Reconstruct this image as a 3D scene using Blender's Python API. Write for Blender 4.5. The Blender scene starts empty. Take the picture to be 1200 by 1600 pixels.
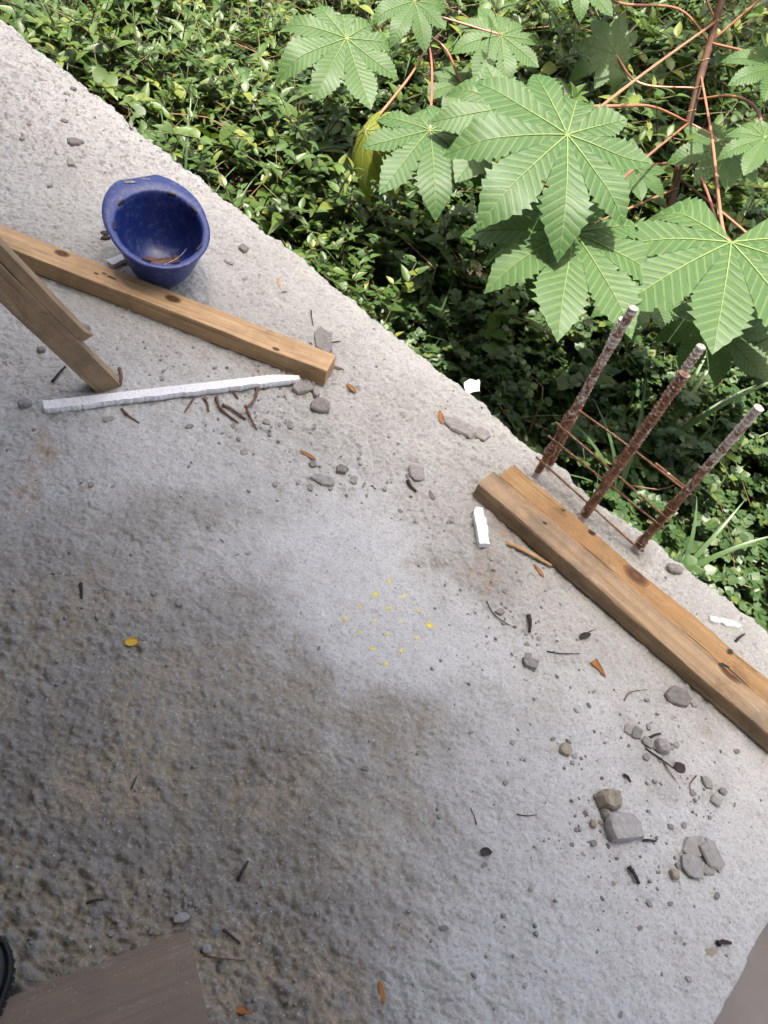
import bpy, bmesh, math, random
import numpy as np
from mathutils import Vector, Matrix
R_ = math.radians
rng = np.random.default_rng(7)
random.seed(7)
sc = bpy.context.scene
col = sc.collection

# ------------------------------------------------------------------ camera
F = 1202.0; H = 1.4                      # focal length in photo pixels, lens height above the slab (m)
_n = np.array([-300., 860., F]); _n /= np.linalg.norm(_n)      # direction of the plumb line in camera space
_fw = np.array([0, 0, 1.]) - _n * _n[2]; _fw /= np.linalg.norm(_fw)
_R = np.stack([np.cross(_fw, -_n), _fw, -_n])                  # world = R @ camera (x right, y down, z forward)
def at(px, py, z=0.0):
    d = _R @ np.array([px - 600., py - 800., F]); return np.array([0, 0, H]) + d * ((z - H) / d[2])
def dep(px, py, t):
    return np.array([0, 0, H]) + (_R @ np.array([px - 600., py - 800., F])) * (t / F)
def proj(P):
    c = (np.asarray(P, float) - np.array([0, 0, H])) @ _R
    return 600 + F * c[..., 0] / c[..., 2], 800 + F * c[..., 1] / c[..., 2], c[..., 2]
cam_d = bpy.data.cameras.new('camera'); cam = bpy.data.objects.new('camera', cam_d); col.objects.link(cam)
_r, _u, _b = _R @ [1, 0, 0], _R @ [0, -1, 0], _R @ [0, 0, -1]
cam.matrix_world = Matrix(((_r[0], _u[0], _b[0], 0), (_r[1], _u[1], _b[1], 0), (_r[2], _u[2], _b[2], H), (0, 0, 0, 1)))
cam_d.sensor_fit = 'VERTICAL'; cam_d.lens = 26; cam_d.sensor_height = 26 * 1600 / F
cam_d.clip_start = 0.02; cam_d.clip_end = 1000
sc.camera = cam

# ------------------------------------------------------------------ light
SUN_EL, SUN_AZ = 79.0, 214.0               # azimuth clockwise from +Y
w = bpy.data.worlds.new('World'); sc.world = w; w.use_nodes = True
nt = w.node_tree; bg = nt.nodes['Background']
sky = nt.nodes.new('ShaderNodeTexSky'); sky.sky_type = 'NISHITA'; sky.sun_disc = False
sky.sun_elevation = R_(SUN_EL); sky.sun_rotation = R_(SUN_AZ); sky.air_density = 0.7; sky.dust_density = 9.0; sky.ozone_density = 0.3
nt.links.new(sky.outputs[0], bg.inputs[0]); bg.inputs[1].default_value = 0.14
sd = bpy.data.lights.new('sun', 'SUN'); sd.energy = 3.7; sd.angle = R_(0.53); sd.color = (1, .95, .86)
sun = bpy.data.objects.new('sun', sd); col.objects.link(sun)
_sv = Vector((math.sin(R_(SUN_AZ)) * math.cos(R_(SUN_EL)), math.cos(R_(SUN_AZ)) * math.cos(R_(SUN_EL)), math.sin(R_(SUN_EL))))
sun.rotation_euler = (-_sv).to_track_quat('-Z', 'Y').to_euler()
sc.view_settings.view_transform = 'Standard'; sc.view_settings.look = 'None'; sc.view_settings.gamma = 1
sc.view_settings.exposure = 2.15
sc.render.engine = 'CYCLES'
sc.cycles.use_denoising = True; sc.cycles.max_bounces = 6; sc.cycles.diffuse_bounces = 4; sc.cycles.transparent_max_bounces = 8
sc.cycles.caustics_reflective = False; sc.cycles.caustics_refractive = False

# ------------------------------------------------------------------ helpers
def tag(o, label=None, cat=None, group=None, kind=None):
    if label: o['label'] = label
    if cat: o['category'] = cat
    if group: o['group'] = group
    if kind: o['kind'] = kind
    return o
def empty(name, loc=(0, 0, 0), rz=0):
    o = bpy.data.objects.new(name, None); col.objects.link(o); o.location = loc; o.rotation_euler = (0, 0, rz)
    o.empty_display_size = .05
    return o
def mesh_obj(name, V, Fc, m, parent=None, smooth=False, attrs=None):
    me = bpy.data.meshes.new(name)
    V = np.asarray(V, dtype=np.float32)
    if isinstance(Fc, np.ndarray):
        nf, k = Fc.shape
        me.vertices.add(len(V)); me.vertices.foreach_set('co', V.ravel())
        me.loops.add(nf * k); me.loops.foreach_set('vertex_index', Fc.astype(np.int32).ravel())
        me.polygons.add(nf); me.polygons.foreach_set('loop_start', np.arange(0, nf * k, k, dtype=np.int32))
        me.polygons.foreach_set('loop_total', np.full(nf, k, dtype=np.int32))
        me.update(calc_edges=True)
    else:
        me.from_pydata([tuple(map(float, v)) for v in V], [], Fc); me.update()
    me.validate()
    if attrs:
        for k, a in attrs.items():
            at_ = me.attributes.new(k, 'FLOAT', 'POINT'); at_.data.foreach_set('value', np.asarray(a, dtype=np.float32).ravel())
    if smooth: me.polygons.foreach_set('use_smooth', np.ones(len(me.polygons), dtype=bool))
    me.materials.append(m)
    o = bpy.data.objects.new(name, me); col.objects.link(o)
    if parent: o.parent = parent
    return o
def inst(me_obj, parent=None, M=None):
    c = me_obj.copy(); col.objects.link(c); c.parent = parent
    if M is not None: c.matrix_local = M
    return c
_perm = rng.permutation(512)
_grad = np.stack([np.cos(np.linspace(0, 2 * np.pi, 32, endpoint=False)), np.sin(np.linspace(0, 2 * np.pi, 32, endpoint=False))], 1)
def perlin(x, y, s=0):
    x = np.asarray(x, float) + 1000.37 + s * 17.13; y = np.asarray(y, float) + 1000.11 + s * 9.7
    xi = np.floor(x).astype(int); yi = np.floor(y).astype(int); xf = x - xi; yf = y - yi
    u = xf**3 * (xf * (xf * 6 - 15) + 10); v = yf**3 * (yf * (yf * 6 - 15) + 10)
    def g(i, j, a, b):
        h = _perm[(_perm[(i + s * 31) & 511] + j) & 511] & 31; return _grad[h, 0] * a + _grad[h, 1] * b
    n00 = g(xi, yi, xf, yf); n10 = g(xi + 1, yi, xf - 1, yf); n01 = g(xi, yi + 1, xf, yf - 1); n11 = g(xi + 1, yi + 1, xf - 1, yf - 1)
    return ((n00 * (1 - u) + n10 * u) * (1 - v) + (n01 * (1 - u) + n11 * u) * v) * 1.5
def fbm(x, y, o=4, s=0, gain=.5):
    t = 0; a = 1; f = 1
    for i in range(o): t = t + a * perlin(x * f, y * f, s + i); a *= gain; f *= 2.03
    return t
def worley(x, y, s=0, rmin=.25, rmax=.75):
    """height of scattered rounded lumps, cell size 1"""
    x = np.asarray(x, float) + 500; y = np.asarray(y, float) + 500; xi = np.floor(x).astype(int); yi = np.floor(y).astype(int); h = np.zeros(np.shape(x))
    for i in (-1, 0, 1):
        for j in (-1, 0, 1):
            a = _perm[(_perm[(xi + i + s * 13) & 511] + yi + j) & 511]; b = _perm[(a + 77) & 511]; c = _perm[(b + 191) & 511]
            cx = xi + i + a / 512.; cy = yi + j + b / 512.; r = rmin + (rmax - rmin) * (c / 512.)**2
            an = c * .7; dx = x - cx; dy = y - cy; u = dx * np.cos(an) + dy * np.sin(an); v = (-dx * np.sin(an) + dy * np.cos(an)) * (1.0 + .5 * (a / 512.))
            h = np.maximum(h, r * np.sqrt(np.clip(1 - (u * u + v * v) / (r * r), 0, 1)))
    return h
def sstep(a, b, x): t = np.clip((x - a) / (b - a), 0, 1); return t * t * (3 - 2 * t)
def frame(d, up):
    d = Vector(d).normalized(); up = Vector(up); s = up.cross(d)
    if s.length < 1e-6: s = Vector((1, 0, 0)).cross(d)
    s.normalize(); return d, s, d.cross(s)
def tube(pts, rad, seg=8, ribs=None):
    """a bent round bar: pts (n,3), rad scalar or list; returns V, F"""
    P = [Vector(p) for p in pts]; n = len(P); V = []; Fc = []
    rad = [rad] * n if np.isscalar(rad) else rad
    up = Vector((.31, .17, .94))
    for i, p in enumerate(P):
        d = P[min(i + 1, n - 1)] - P[max(i - 1, 0)]
        d, s, u = frame(d, up)
        for k in range(seg):
            a = 2 * math.pi * k / seg; V.append(p + (s * math.cos(a) + u * math.sin(a)) * rad[i])
    for i in range(n - 1):
        for k in range(seg):
            k2 = (k + 1) % seg; Fc.append((i * seg + k, i * seg + k2, (i + 1) * seg + k2, (i + 1) * seg + k))
    Fc.append(tuple(range(seg - 1, -1, -1))); Fc.append(tuple((n - 1) * seg + k for k in range(seg)))
    return V, Fc
def curve(pts, n=16):
    """Catmull-Rom through pts"""
    P = np.array(pts, float); P = np.vstack([2 * P[0] - P[1], P, 2 * P[-1] - P[-2]]); out = []
    m = len(P) - 3
    for i in range(n + 1):
        t = i / n * m; k = min(int(t), m - 1); f = t - k; a, b, c, d = P[k:k + 4]
        out.append(.5 * ((2 * b) + (c - a) * f + (2 * a - 5 * b + 4 * c - d) * f * f + (3 * b - a - 3 * c + d) * f**3))
    return out

# ---- node helper
class NT:
    def __init__(s, name):
        s.m = bpy.data.materials.new(name); s.m.use_nodes = True; s.t = s.m.node_tree
        s.p = s.t.nodes['Principled BSDF']; s.out = s.t.nodes['Material Output']
    def n(s, typ, ins=None, **kw):
        nd = s.t.nodes.new('ShaderNode' + typ)
        for k, v in kw.items(): setattr(nd, k, v)
        for k, v in (ins or {}).items(): s.set(nd.inputs[k], v)
        return nd
    def set(s, inp, v):
        if hasattr(v, 'is_output'): s.t.links.new(v, inp)
        elif isinstance(v, tuple) and len(v) == 3 and inp.type == 'RGBA': inp.default_value = (*v, 1)
        else: inp.default_value = v
    def math(s, op, a, b=0.0, c=None, clamp=False):
        nd = s.n('Math', operation=op, use_clamp=clamp); s.set(nd.inputs[0], a); s.set(nd.inputs[1], b)
        if c is not None: s.set(nd.inputs[2], c)
        return nd.outputs[0]
    def mix(s, f, a, b, mode='MIX'):
        nd = s.n('Mix', data_type='RGBA', blend_type=mode); s.set(nd.inputs[0], f); s.set(nd.inputs[6], a); s.set(nd.inputs[7], b); return nd.outputs[2]
    def ramp(s, f, stops, interp='LINEAR'):
        nd = s.n('ValToRGB'); s.set(nd.inputs[0], f); cr = nd.color_ramp; cr.interpolation = interp
        while len(cr.elements) < len(stops): cr.elements.new(.5)
        for e, (p, c) in zip(cr.elements, stops):
            e.position = p; e.color = (*c, 1) if isinstance(c, tuple) else (c, c, c, 1)
        return nd.outputs[0]
    def noise(s, vec, scale, detail=4, rough=.55, dist=0, out=0):
        nd = s.n('TexNoise', {'Scale': scale, 'Detail': detail, 'Roughness': rough, 'Distortion': dist})
        if vec is not None: s.set(nd.inputs['Vector'], vec)
        return nd.outputs[out]
    def co(s, which='Object'): return s.n('TexCoord').outputs[which]
    def scale(s, vec, sc_):
        nd = s.n('Mapping'); s.set(nd.inputs[0], vec); nd.inputs['Scale'].default_value = sc_; return nd.outputs[0]
    def attr(s, name): return s.n('Attribute', attribute_name=name).outputs['Fac']
    def bump(s, h, strength=.5, dist=.002, prev=None):
        nd = s.n('Bump', {'Height': h, 'Strength': strength, 'Distance': dist})
        if prev is not None: s.set(nd.inputs['Normal'], prev)
        return nd.outputs[0]
    def done(s, color, rough=.8, normal=None, spec=.3):
        s.set(s.p.inputs['Base Color'], color); s.set(s.p.inputs['Roughness'], rough); s.p.inputs['Specular IOR Level'].default_value = spec
        if normal is not None: s.set(s.p.inputs['Normal'], normal)
        return s.m

# ------------------------------------------------------------------ materials
def mat_concrete(name, base=(.356, .358, .333), attrs=True):
    k = NT(name); c = k.co()
    n1 = k.noise(c, 3.0, 5, .6); n2 = k.noise(c, 28, 5, .65); n3 = k.noise(c, 190, 3, .6); n4 = k.noise(c, 9, 4, .6)
    colr = k.mix(k.ramp(n1, [(.35, 0.), (.65, 1.)]), tuple(x * .88 for x in base), tuple(x * 1.1 for x in base))
    rough = .85
    if attrs:
        colr = k.mix(k.math('MULTIPLY', k.attr('pale'), k.math('ADD', .5, k.math('MULTIPLY', n4, .6)), clamp=True), colr, (.468, .478, .466))
        colr = k.mix(k.math('MULTIPLY', k.attr('dirt'), k.math('ADD', .42, k.math('MULTIPLY', n2, .8)), clamp=True), colr, (.162, .145, .113))  # dirt tone also carries shade painted over the inner slab
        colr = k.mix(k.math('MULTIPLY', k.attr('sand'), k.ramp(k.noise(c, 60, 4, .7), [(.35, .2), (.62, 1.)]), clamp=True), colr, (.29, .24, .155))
        colr = k.mix(k.math('MULTIPLY', k.attr('rust'), k.ramp(n2, [(.4, .1), (.65, 1.)]), clamp=True), colr, (.30, .19, .10))
        rough = k.math('SUBTRACT', .88, k.math('MULTIPLY', k.attr('pale'), .32))
    colr = k.mix(k.math('MULTIPLY', k.ramp(n2, [(.53, 0.), (.72, 1.)]), .30), colr, (.20, .185, .165))
    fleck = k.noise(k.scale(c, (1, 1, 1)), 95, 4, .7)
    colr = k.mix(k.math('MULTIPLY', k.ramp(fleck, [(.60, 0.), (.68, 1.)]), .45), colr, (.15, .145, .135))  # dark specks here and below put pit shadows partly into the colour
    colr = k.mix(k.math('MULTIPLY', k.ramp(n3, [(.32, 1.), (.46, 0.)]), .5), colr, (.16, .15, .14))
    colr = k.mix(k.math('MULTIPLY', k.ramp(n3, [(.56, 0.), (.70, 1.)]), .35), colr, (.58, .575, .565))
    v = k.n('TexVoronoi', {'Vector': c, 'Scale': 170.0}); pit = k.ramp(v.outputs['Distance'], [(.05, 0.), (.22, 1.)])
    pitm = k.mix(k.ramp(k.noise(c, 40, 2), [(.48, 0.), (.6, 1.)]), (1, 1, 1), pit)
    b = k.bump(n3, 1.0, .0034); b = k.bump(k.noise(c, 620, 2, .6), .35, .0008, b); b = k.bump(n2, .9, .009, b); b = k.bump(fleck, .8, -.004, b); b = k.bump(pitm, .5, .002, b)
    return k.done(colr, rough, b, .35)
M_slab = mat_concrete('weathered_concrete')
M_plain = mat_concrete('concrete_plain', attrs=False)

def mat_wood(name, light, dark, knots=(), grain=1.0, dirt=.4, red=None, weather=None, con=1.0):
    """sawn softwood, grain along local x; knots: (x, y, z, radius) in object space"""
    k = NT(name); c = k.co()
    warp = k.noise(c, 3, 2); sx = k.n('SeparateXYZ', {0: c})
    disp = 0.0; kd = None
    for (x, y, z, r) in knots:
        v = k.n('VectorMath', {0: c, 1: (x, y, z)}, operation='SUBTRACT'); v2 = k.n('VectorMath', {0: v.outputs[0], 1: (.55, 1, 1)}, operation='MULTIPLY')
        d = k.math('DIVIDE', k.n('VectorMath', {0: v2.outputs[0]}, operation='LENGTH').outputs['Value'], r)
        kd = d if kd is None else k.math('MINIMUM', kd, d)
        disp = k.math('ADD', disp, k.math('MULTIPLY', k.math('EXPONENT', k.math('MULTIPLY', k.math('MULTIPLY', d, d), -.22)), r * 1.3))
    st = k.scale(c, (2.2, 60, 60)); fine = k.noise(st, 1.0, 5, .65, .4)
    st2 = k.scale(c, (9, 330, 330)); fib = k.noise(st2, 1.0, 4, .7)
    st3 = k.scale(c, (3, 150, 150)); streak = k.noise(st3, 1.0, 4, .7, .6)
    ring = k.math('ADD', k.math('ADD', k.math('MULTIPLY', sx.outputs[1], 1.0), k.math('MULTIPLY', sx.outputs[2], .55)), k.math('MULTIPLY', warp, .035))
    ring = k.math('ADD', ring, disp)
    rs = k.math('SINE', k.math('MULTIPLY', ring, 620.0 * grain))
    rf = k.ramp(rs, [(0., 0.), (.75, .35), (1., 1.)])
    colr = k.mix(k.math('MULTIPLY', rf, .42), light, dark)
    colr = k.mix(k.ramp(fine, [(.35, .5 * con), (.65, 0.)]), colr, tuple(.7 * a for a in dark))
    colr = k.mix(k.math('MULTIPLY', k.ramp(fib, [(.55, 0.), (.75, 1.)]), .35), colr, tuple(min(1, 1.35 * a) for a in light))
    colr = k.mix(k.math('MULTIPLY', k.ramp(streak, [(.54, 0.), (.66, 1.)]), .55 * con), colr, tuple(.55 * a for a in dark))
    if red: colr = k.mix(k.ramp(k.noise(c, 7, 3, .6), [(.42, 0.), (.62, .8)]), colr, red)
    if weather: colr = k.mix(k.math('MULTIPLY', k.ramp(k.noise(c, 11, 5, .7), [(.45, 0.), (.65, 1.)]), dirt), colr, weather)
    sm_ = k.noise(k.scale(c, (14, 45, 45)), 1.0, 5, .75); colr = k.mix(k.math('MULTIPLY', k.ramp(sm_, [(.60, 0.), (.70, 1.)]), .45), colr, (.36, .33, .29))
    dk_ = k.noise(k.scale(c, (5, 22, 22)), 1.0, 5, .75, 1.0); colr = k.mix(k.math('MULTIPLY', k.ramp(dk_, [(.56, 0.), (.68, 1.)]), .5 * con), colr, tuple(.45 * a for a in dark))
    sp = k.noise(c, 240, 2, .5); colr = k.mix(k.math('MULTIPLY', k.ramp(sp, [(.68, 0.), (.74, 1.)]), .5), colr, (.48, .43, .36))
    if kd is not None:
        kr = k.math('SINE', k.math('MULTIPLY', kd, 11.0)); kc = k.mix(k.math('MULTIPLY', k.ramp(kr, [(0, 0.), (1, 1.)]), .5), (.085, .04, .018), (.17, .085, .035))
        colr = k.mix(k.ramp(kd, [(.75, 1.), (1.15, 0.)]), colr, kc)
        colr = k.mix(k.math('MULTIPLY', k.ramp(kd, [(.9, 0.), (1.0, 1.), (1.25, 0.)]), .7), colr, (.05, .028, .015))
    b = k.bump(fine, .4, .0015); b = k.bump(fib, .35, .0006, b); b = k.bump(rs, .12, .0008, b)
    return k.done(colr, .72, b, .25)
def mat_simple(name, c1, c2, scale=30, rough=.8, bump=.4, bd=.001, spec=.3, objrand=.0):
    k = NT(name); c = k.co(); n = k.noise(c, scale, 5, .62)
    colr = k.mix(k.ramp(n, [(.32, 0.), (.68, 1.)]), c1, c2)
    if objrand:
        r = k.n('ObjectInfo').outputs['Random']
        colr = k.mix(1.0, colr, k.ramp(r, [(0, 1 - objrand), (1, 1.0)]), 'MULTIPLY')
    return k.done(colr, rough, k.bump(n, bump, bd), spec)
def mat_leaf(name, base, alt, yel=None, rough=.45, trans=.2, veins=False, spec=.3):
    k = NT(name); c = k.co()
    r = k.math('FRACT', k.math('ADD', k.attr('rnd'), k.n('ObjectInfo').outputs['Random']))
    colr = k.mix(r, base, alt)
    if yel is not None: colr = k.mix(k.math('MULTIPLY', k.ramp(r, [(.86, 0.), (.97, 1.)]), .8), colr, yel)
    colr = k.mix(k.math('MULTIPLY', k.ramp(k.noise(c, 25, 4), [(.4, 0.), (.7, 1.)]), .3), colr, tuple(.65 * a for a in base))
    nrm = None
    if veins:
        lu = k.attr('lu'); ls = k.attr('ls'); al = k.math('ABSOLUTE', ls)
        ph = k.math('FRACT', k.math('MULTIPLY', k.math('SUBTRACT', lu, k.math('MULTIPLY', al, .75)), 15.0))
        d = k.math('ABSOLUTE', k.math('SUBTRACT', ph, .5))
        vein = k.ramp(d, [(0.0, 1.), (.07, .9), (.14, 0.)])
        colr = k.mix(k.math('MULTIPLY', vein, .22), colr, (.19, .25, .085))
        ct = k.noise(c, 160, 3, .6)
        colr = k.mix(k.math('MULTIPLY', k.ramp(ct, [(.45, 0.), (.65, 1.)]), .18), colr, tuple(1.5 * a for a in base))
        colr = k.mix(k.math('MULTIPLY', k.ramp(k.noise(c, 14, 5, .7), [(.66, 0.), (.72, 1.)]), .6), colr, (.13, .10, .03))
        nrm = k.bump(d, .35, .0025); nrm = k.bump(ct, .25, .001, nrm)
    k.done(colr, rough, nrm, spec)
    tr = k.n('BsdfTranslucent', {'Color': k.mix(.6, colr, (.16, .26, .02))})
    mx = k.n('MixShader', {0: trans, 1: k.p.outputs[0], 2: tr.outputs[0]}); k.t.links.new(mx.outputs[0], k.out.inputs[0])
    return k.m
M_castor = mat_leaf('castor_leaf', (.032, .070, .022), (.044, .084, .028), veins=True, rough=.5, spec=.22, trans=.33)
M_castor_dead = mat_leaf('castor_leaf_yellowing', (.13, .15, .016), (.15, .16, .016), veins=True, rough=.6, trans=.4)
M_vein = mat_simple('leaf_vein', (.085, .13, .042), (.11, .15, .054), 40, .6, spec=.15)
M_stem = mat_simple('castor_stem', (.055, .028, .02), (.095, .055, .036), 30, .5, .3)
M_petiole = mat_simple('castor_petiole', (.24, .105, .055), (.17, .065, .042), 9, .4, .15, spec=.5)
M_petiole_red = mat_simple('castor_petiole_red', (.15, .042, .038), (.20, .075, .045), 9, .4, .15, spec=.5)
M_node = mat_simple('stem_node_ring', (.34, .22, .12), (.22, .12, .07), 60, .7)
M_weed = mat_leaf('weed_leaf', (.029, .060, .012), (.060, .094, .019), (.12, .13, .02))
M_weed2 = mat_leaf('clover_leaf', (.021, .046, .013), (.036, .066, .018), (.08, .095, .018))
M_grass = mat_leaf('grass_blade', (.036, .070, .028), (.058, .095, .032), rough=.4)
M_vine = mat_leaf('vine_leaf', (.065, .115, .02), (.08, .125, .02), trans=.35)
M_wstem = mat_simple('weed_stem', (.07, .09, .03), (.10, .07, .04), 20, .7)
M_litter = mat_simple('dry_leaf', (.20, .115, .06), (.11, .065, .04), 20, .8, objrand=.3)
M_soil = mat_simple('soil', (.022, .017, .011), (.05, .038, .024), 14, .95, 1., .02)
M_low = mat_simple('grey_screed', (.165, .15, .138), (.205, .188, .175), 3.5, .8, .5, .004)
M_rust = None
def mat_rust():
    k = NT('rusty_steel'); c = k.co(); n = k.noise(c, 60, 5, .65); g = k.noise(c, 75, 4, .7)
    colr = k.mix(k.ramp(n, [(.35, 0.), (.65, 1.)]), (.10, .055, .036), (.30, .155, .085))
    top = k.attr('crust')
    colr = k.mix(k.math('MULTIPLY', k.ramp(k.math('ADD', g, k.math('MULTIPLY', top, .24)), [(.58, 0.), (.66, 1.)]), .9), colr, (.50, .46, .42))
    return k.done(colr, .85, k.bump(n, .8, .002), .3)
M_rust = mat_rust()
M_chip = mat_simple('grey_cement_chip', (.205, .195, .178), (.32, .305, .285), 90, .9, .8, .0015, objrand=.35)
M_chip_lt = mat_simple('pale_cement_chip', (.26, .25, .235), (.36, .35, .33), 90, .9, .8, .0015, objrand=.25)
M_stone = mat_simple('tan_stone', (.26, .225, .17), (.38, .345, .27), 70, .9, .8, .002, objrand=.2)
M_foam = NT('polystyrene_foam')
_v = M_foam.n('TexVoronoi', {'Vector': M_foam.co(), 'Scale': 260.0})
M_foam = M_foam.done(M_foam.mix(M_foam.ramp(_v.outputs['Distance'], [(.2, 0.), (.7, 1.)]), (.80, .80, .79), (.66, .67, .67)), .75, M_foam.bump(_v.outputs['Distance'], .5, -.0018), .3)
M_twig = mat_simple('brown_twig', (.10, .06, .04), (.17, .11, .075), 60, .85)
M_char = mat_simple('dark_bark', (.028, .022, .02), (.055, .042, .036), 60, .8)
M_orange = mat_simple('orange_dry_leaf', (.36, .15, .035), (.22, .085, .03), 60, .6)
M_yleaf = mat_simple('yellow_leaf', (.55, .36, .02), (.45, .27, .015), 30, .5)
M_paint = mat_simple('yellow_paint', (.72, .64, .06), (.62, .55, .08), 100, .7)
M_rubber = mat_simple('black_rubber', (.022, .026, .024), (.04, .045, .042), 40, .5, .4, .001, .5)
M_sole = mat_simple('black_sole', (.012, .012, .012), (.022, .022, .022), 60, .7)
M_paper = mat_simple('white_plastic', (.32, .36, .30), (.40, .43, .38), 20, .4)
def mat_hat():
    k = NT('blue_plastic'); c = k.co(); n = k.noise(c, 22, 5, .7); g = k.noise(c, 90, 3, .6)
    colr = k.mix(k.ramp(n, [(.4, 0.), (.7, 1.)]), (.014, .030, .155), (.022, .045, .185))
    colr = k.mix(k.math('MULTIPLY', k.ramp(k.math('ADD', k.math('MULTIPLY', n, .5), k.math('MULTIPLY', g, .5)), [(.50, 0.), (.66, 1.)]), .45), colr, (.15, .165, .235))
    return k.done(colr, k.ramp(n, [(.3, .28), (.7, .5)]), k.bump(g, .12, .0006), .5)
M_hat = mat_hat()
M_mud = mat_simple('rusty_mud', (.20, .085, .02), (.09, .04, .015), 60, .45, .5)
M_ply = mat_wood('plywood_face', (.235, .178, .130), (.175, .126, .090), grain=.10, dirt=.6, weather=(.18, .15, .122), con=.5)

# ------------------------------------------------------------------ slab frame of reference
EDIR = np.array([-.8863, .4631, 0]); INW = np.array([-.4631, -.8863, 0]); K = np.array([1.172, .978, 0])   # corner, along far edge (to the left), inward
def uv_of(P): P = np.asarray(P, float) - K; return P[..., 0] * EDIR[0] + P[..., 1] * EDIR[1], P[..., 0] * INW[0] + P[..., 1] * INW[1]
def seg_d(x, y, pl):
    d = np.full(np.shape(x), 1e9)
    for (a, b), (c, e) in zip(pl[:-1], pl[1:]):
        t = np.clip(((x - a) * (c - a) + (y - b) * (e - b)) / ((c - a)**2 + (e - b)**2), 0, 1)
        d = np.minimum(d, np.hypot(x - a - t * (c - a), y - b - t * (e - b)))
    return d
def slab_fields(U, V):
    P = K + U[..., None] * EDIR + V[..., None] * INW
    X, Y = P[..., 0], P[..., 1]
    px, py, dz = proj(P)
    px = np.where(dz > .1, np.clip(px, -2500, 3500), -2500); py = np.where(dz > .1, np.clip(py, -2500, 4000), 4000)
    wob = fbm(X * 4, Y * 4, 3, 5); wob2 = fbm(X * 13, Y * 13, 4, 40); ppx = px + 85 * wob + 38 * wob2; ppy = py + 75 * perlin(X * 4, Y * 4, 9) + 38 * fbm(X * 13, Y * 13, 4, 50)
    def blob(cx, cy, rx, ry, rot=0, soft=.5):
        c, s = math.cos(R_(rot)), math.sin(R_(rot)); a = ((ppx - cx) * c + (ppy - cy) * s) / rx; b = (-(ppx - cx) * s + (ppy - cy) * c) / ry
        return 1 - sstep(1 - soft, 1 + soft, np.hypot(a, b))
    pale = np.maximum(blob(580, 930, 230, 120, 36, .5), .75 * sstep(640, 900, ppx + (ppy - 1300) * .1) * sstep(1050, 1180, ppy))
    pale = np.maximum(pale, .5 * blob(230, 690, 150, 75, 0, .7)); pale = np.maximum(pale, .45 * sstep(420, 200, ppy))
    bx = np.interp(ppy, [700, 860, 980, 1090, 1165, 1350, 1600, 2500], [120, 300, 500, 610, 690, 640, 660, 700])     # where the grubby inner part ends, stain and shade painted together
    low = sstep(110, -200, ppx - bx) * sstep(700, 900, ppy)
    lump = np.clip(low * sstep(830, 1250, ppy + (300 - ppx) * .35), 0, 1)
    dirt = np.clip(low * (.60 + .4 * sstep(900, 1250, ppy)) * (1 - .5 * pale), 0, 1)  # real grime with inner shade painted into the same mask
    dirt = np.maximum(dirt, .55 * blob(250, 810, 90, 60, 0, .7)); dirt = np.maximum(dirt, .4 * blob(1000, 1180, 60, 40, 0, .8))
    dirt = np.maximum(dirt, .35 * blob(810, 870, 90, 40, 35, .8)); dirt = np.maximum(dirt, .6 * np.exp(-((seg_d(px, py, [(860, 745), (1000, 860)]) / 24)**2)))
    rough = .62 + .65 * sstep(480, 200, ppy) + .35 * blob(650, 720, 260, 120, 40) + .3 * sstep(1200, 1500, ppy)
    rough *= (1 - .72 * pale)
    ul = sstep(330, 120, ppy)                                            # pitted crust in the far corner
    h = .004 * perlin(X * 2.3, Y * 2.3, 1) + .0022 * fbm(X * 9, Y * 9, 3, 3)
    h += rough * (.0046 * fbm(X * 30, Y * 30, 3, 11) + .0020 * (1 - .5 * lump) * fbm(X * 88, Y * 88, 2, 15))
    pitn = fbm(X * 62, Y * 62, 2, 21); h -= (.5 * rough + ul) * .0085 * np.clip(pitn - .18, 0, 1)
    wx = X + .004 * wob2; wy = Y + .004 * perlin(X * 30, Y * 30, 77)
    L1 = worley(wx * 46, wy * 46, 1, .10, .62); L2 = worley(wx * 95 + .37, wy * 95, 2, .1, .6); L3 = worley(wx * 27 + .71, wy * 27, 3, .0, .55)
    rbz = np.exp(-((seg_d(px, py, [(850, 735), (1010, 862)]) / 26)**2)); lumpy = np.maximum(lump, .8 * rbz)
    h += lumpy * (.0130 * L1 + .0090 * L2 + .0095 * L3 + .0018 * fbm(X * 90, Y * 90, 2, 55) - .004) * (.5 + .5 * sstep(-.3, .3, perlin(X * 5, Y * 5, 41)))
    W2 = worley(wx * 75, wy * 75, 5, .05, .62); W3 = worley(wx * 130, wy * 130, 6, .05, .7)
    h += (1 - lump) * rough * (.0055 * W2 + .0042 * W3); h -= (.55 * rough + 1.3 * ul) * .0085 * worley(wx * 100, wy * 100, 8, .0, .75)
    # trowel drag marks
    a = X * .55 + Y * .83; b = X * .83 - Y * .55
    h += .0022 * (1 - .7 * lump) * perlin(b * 75, a * 11, 61) * sstep(-.3, .4, wob2) + .0016 * perlin(b * 140, a * 24, 63) * (1 - .7 * lump)
    th = np.hypot(X - at(1120, 1330)[0], Y - at(1120, 1330)[1]); h -= .0016 * np.exp(-((th - .36) / .006)**2) * sstep(1000, 900, px) * sstep(1150, 1250, py) * sstep(1480, 1400, py)
    crk = seg_d(px + 8 * perlin(X * 40, Y * 40, 70), py + 8 * perlin(X * 40, Y * 40, 71), [(-60, 640), (52, 712), (104, 765), (152, 800), (214, 848), (262, 905), (330, 960)])
    h -= .004 * np.exp(-(crk / 1.7)**2) * sstep(-.1, .2, perlin(X * 20, Y * 20, 73) + .15)
    sand = lump * sstep(.34, .05, L1 + .6 * L2 + L3) * sstep(-.35, .25, perlin(X * 6, Y * 6, 44)) + .5 * lump * sstep(.25, .7, perlin(X * 11, Y * 11, 45))
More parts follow.
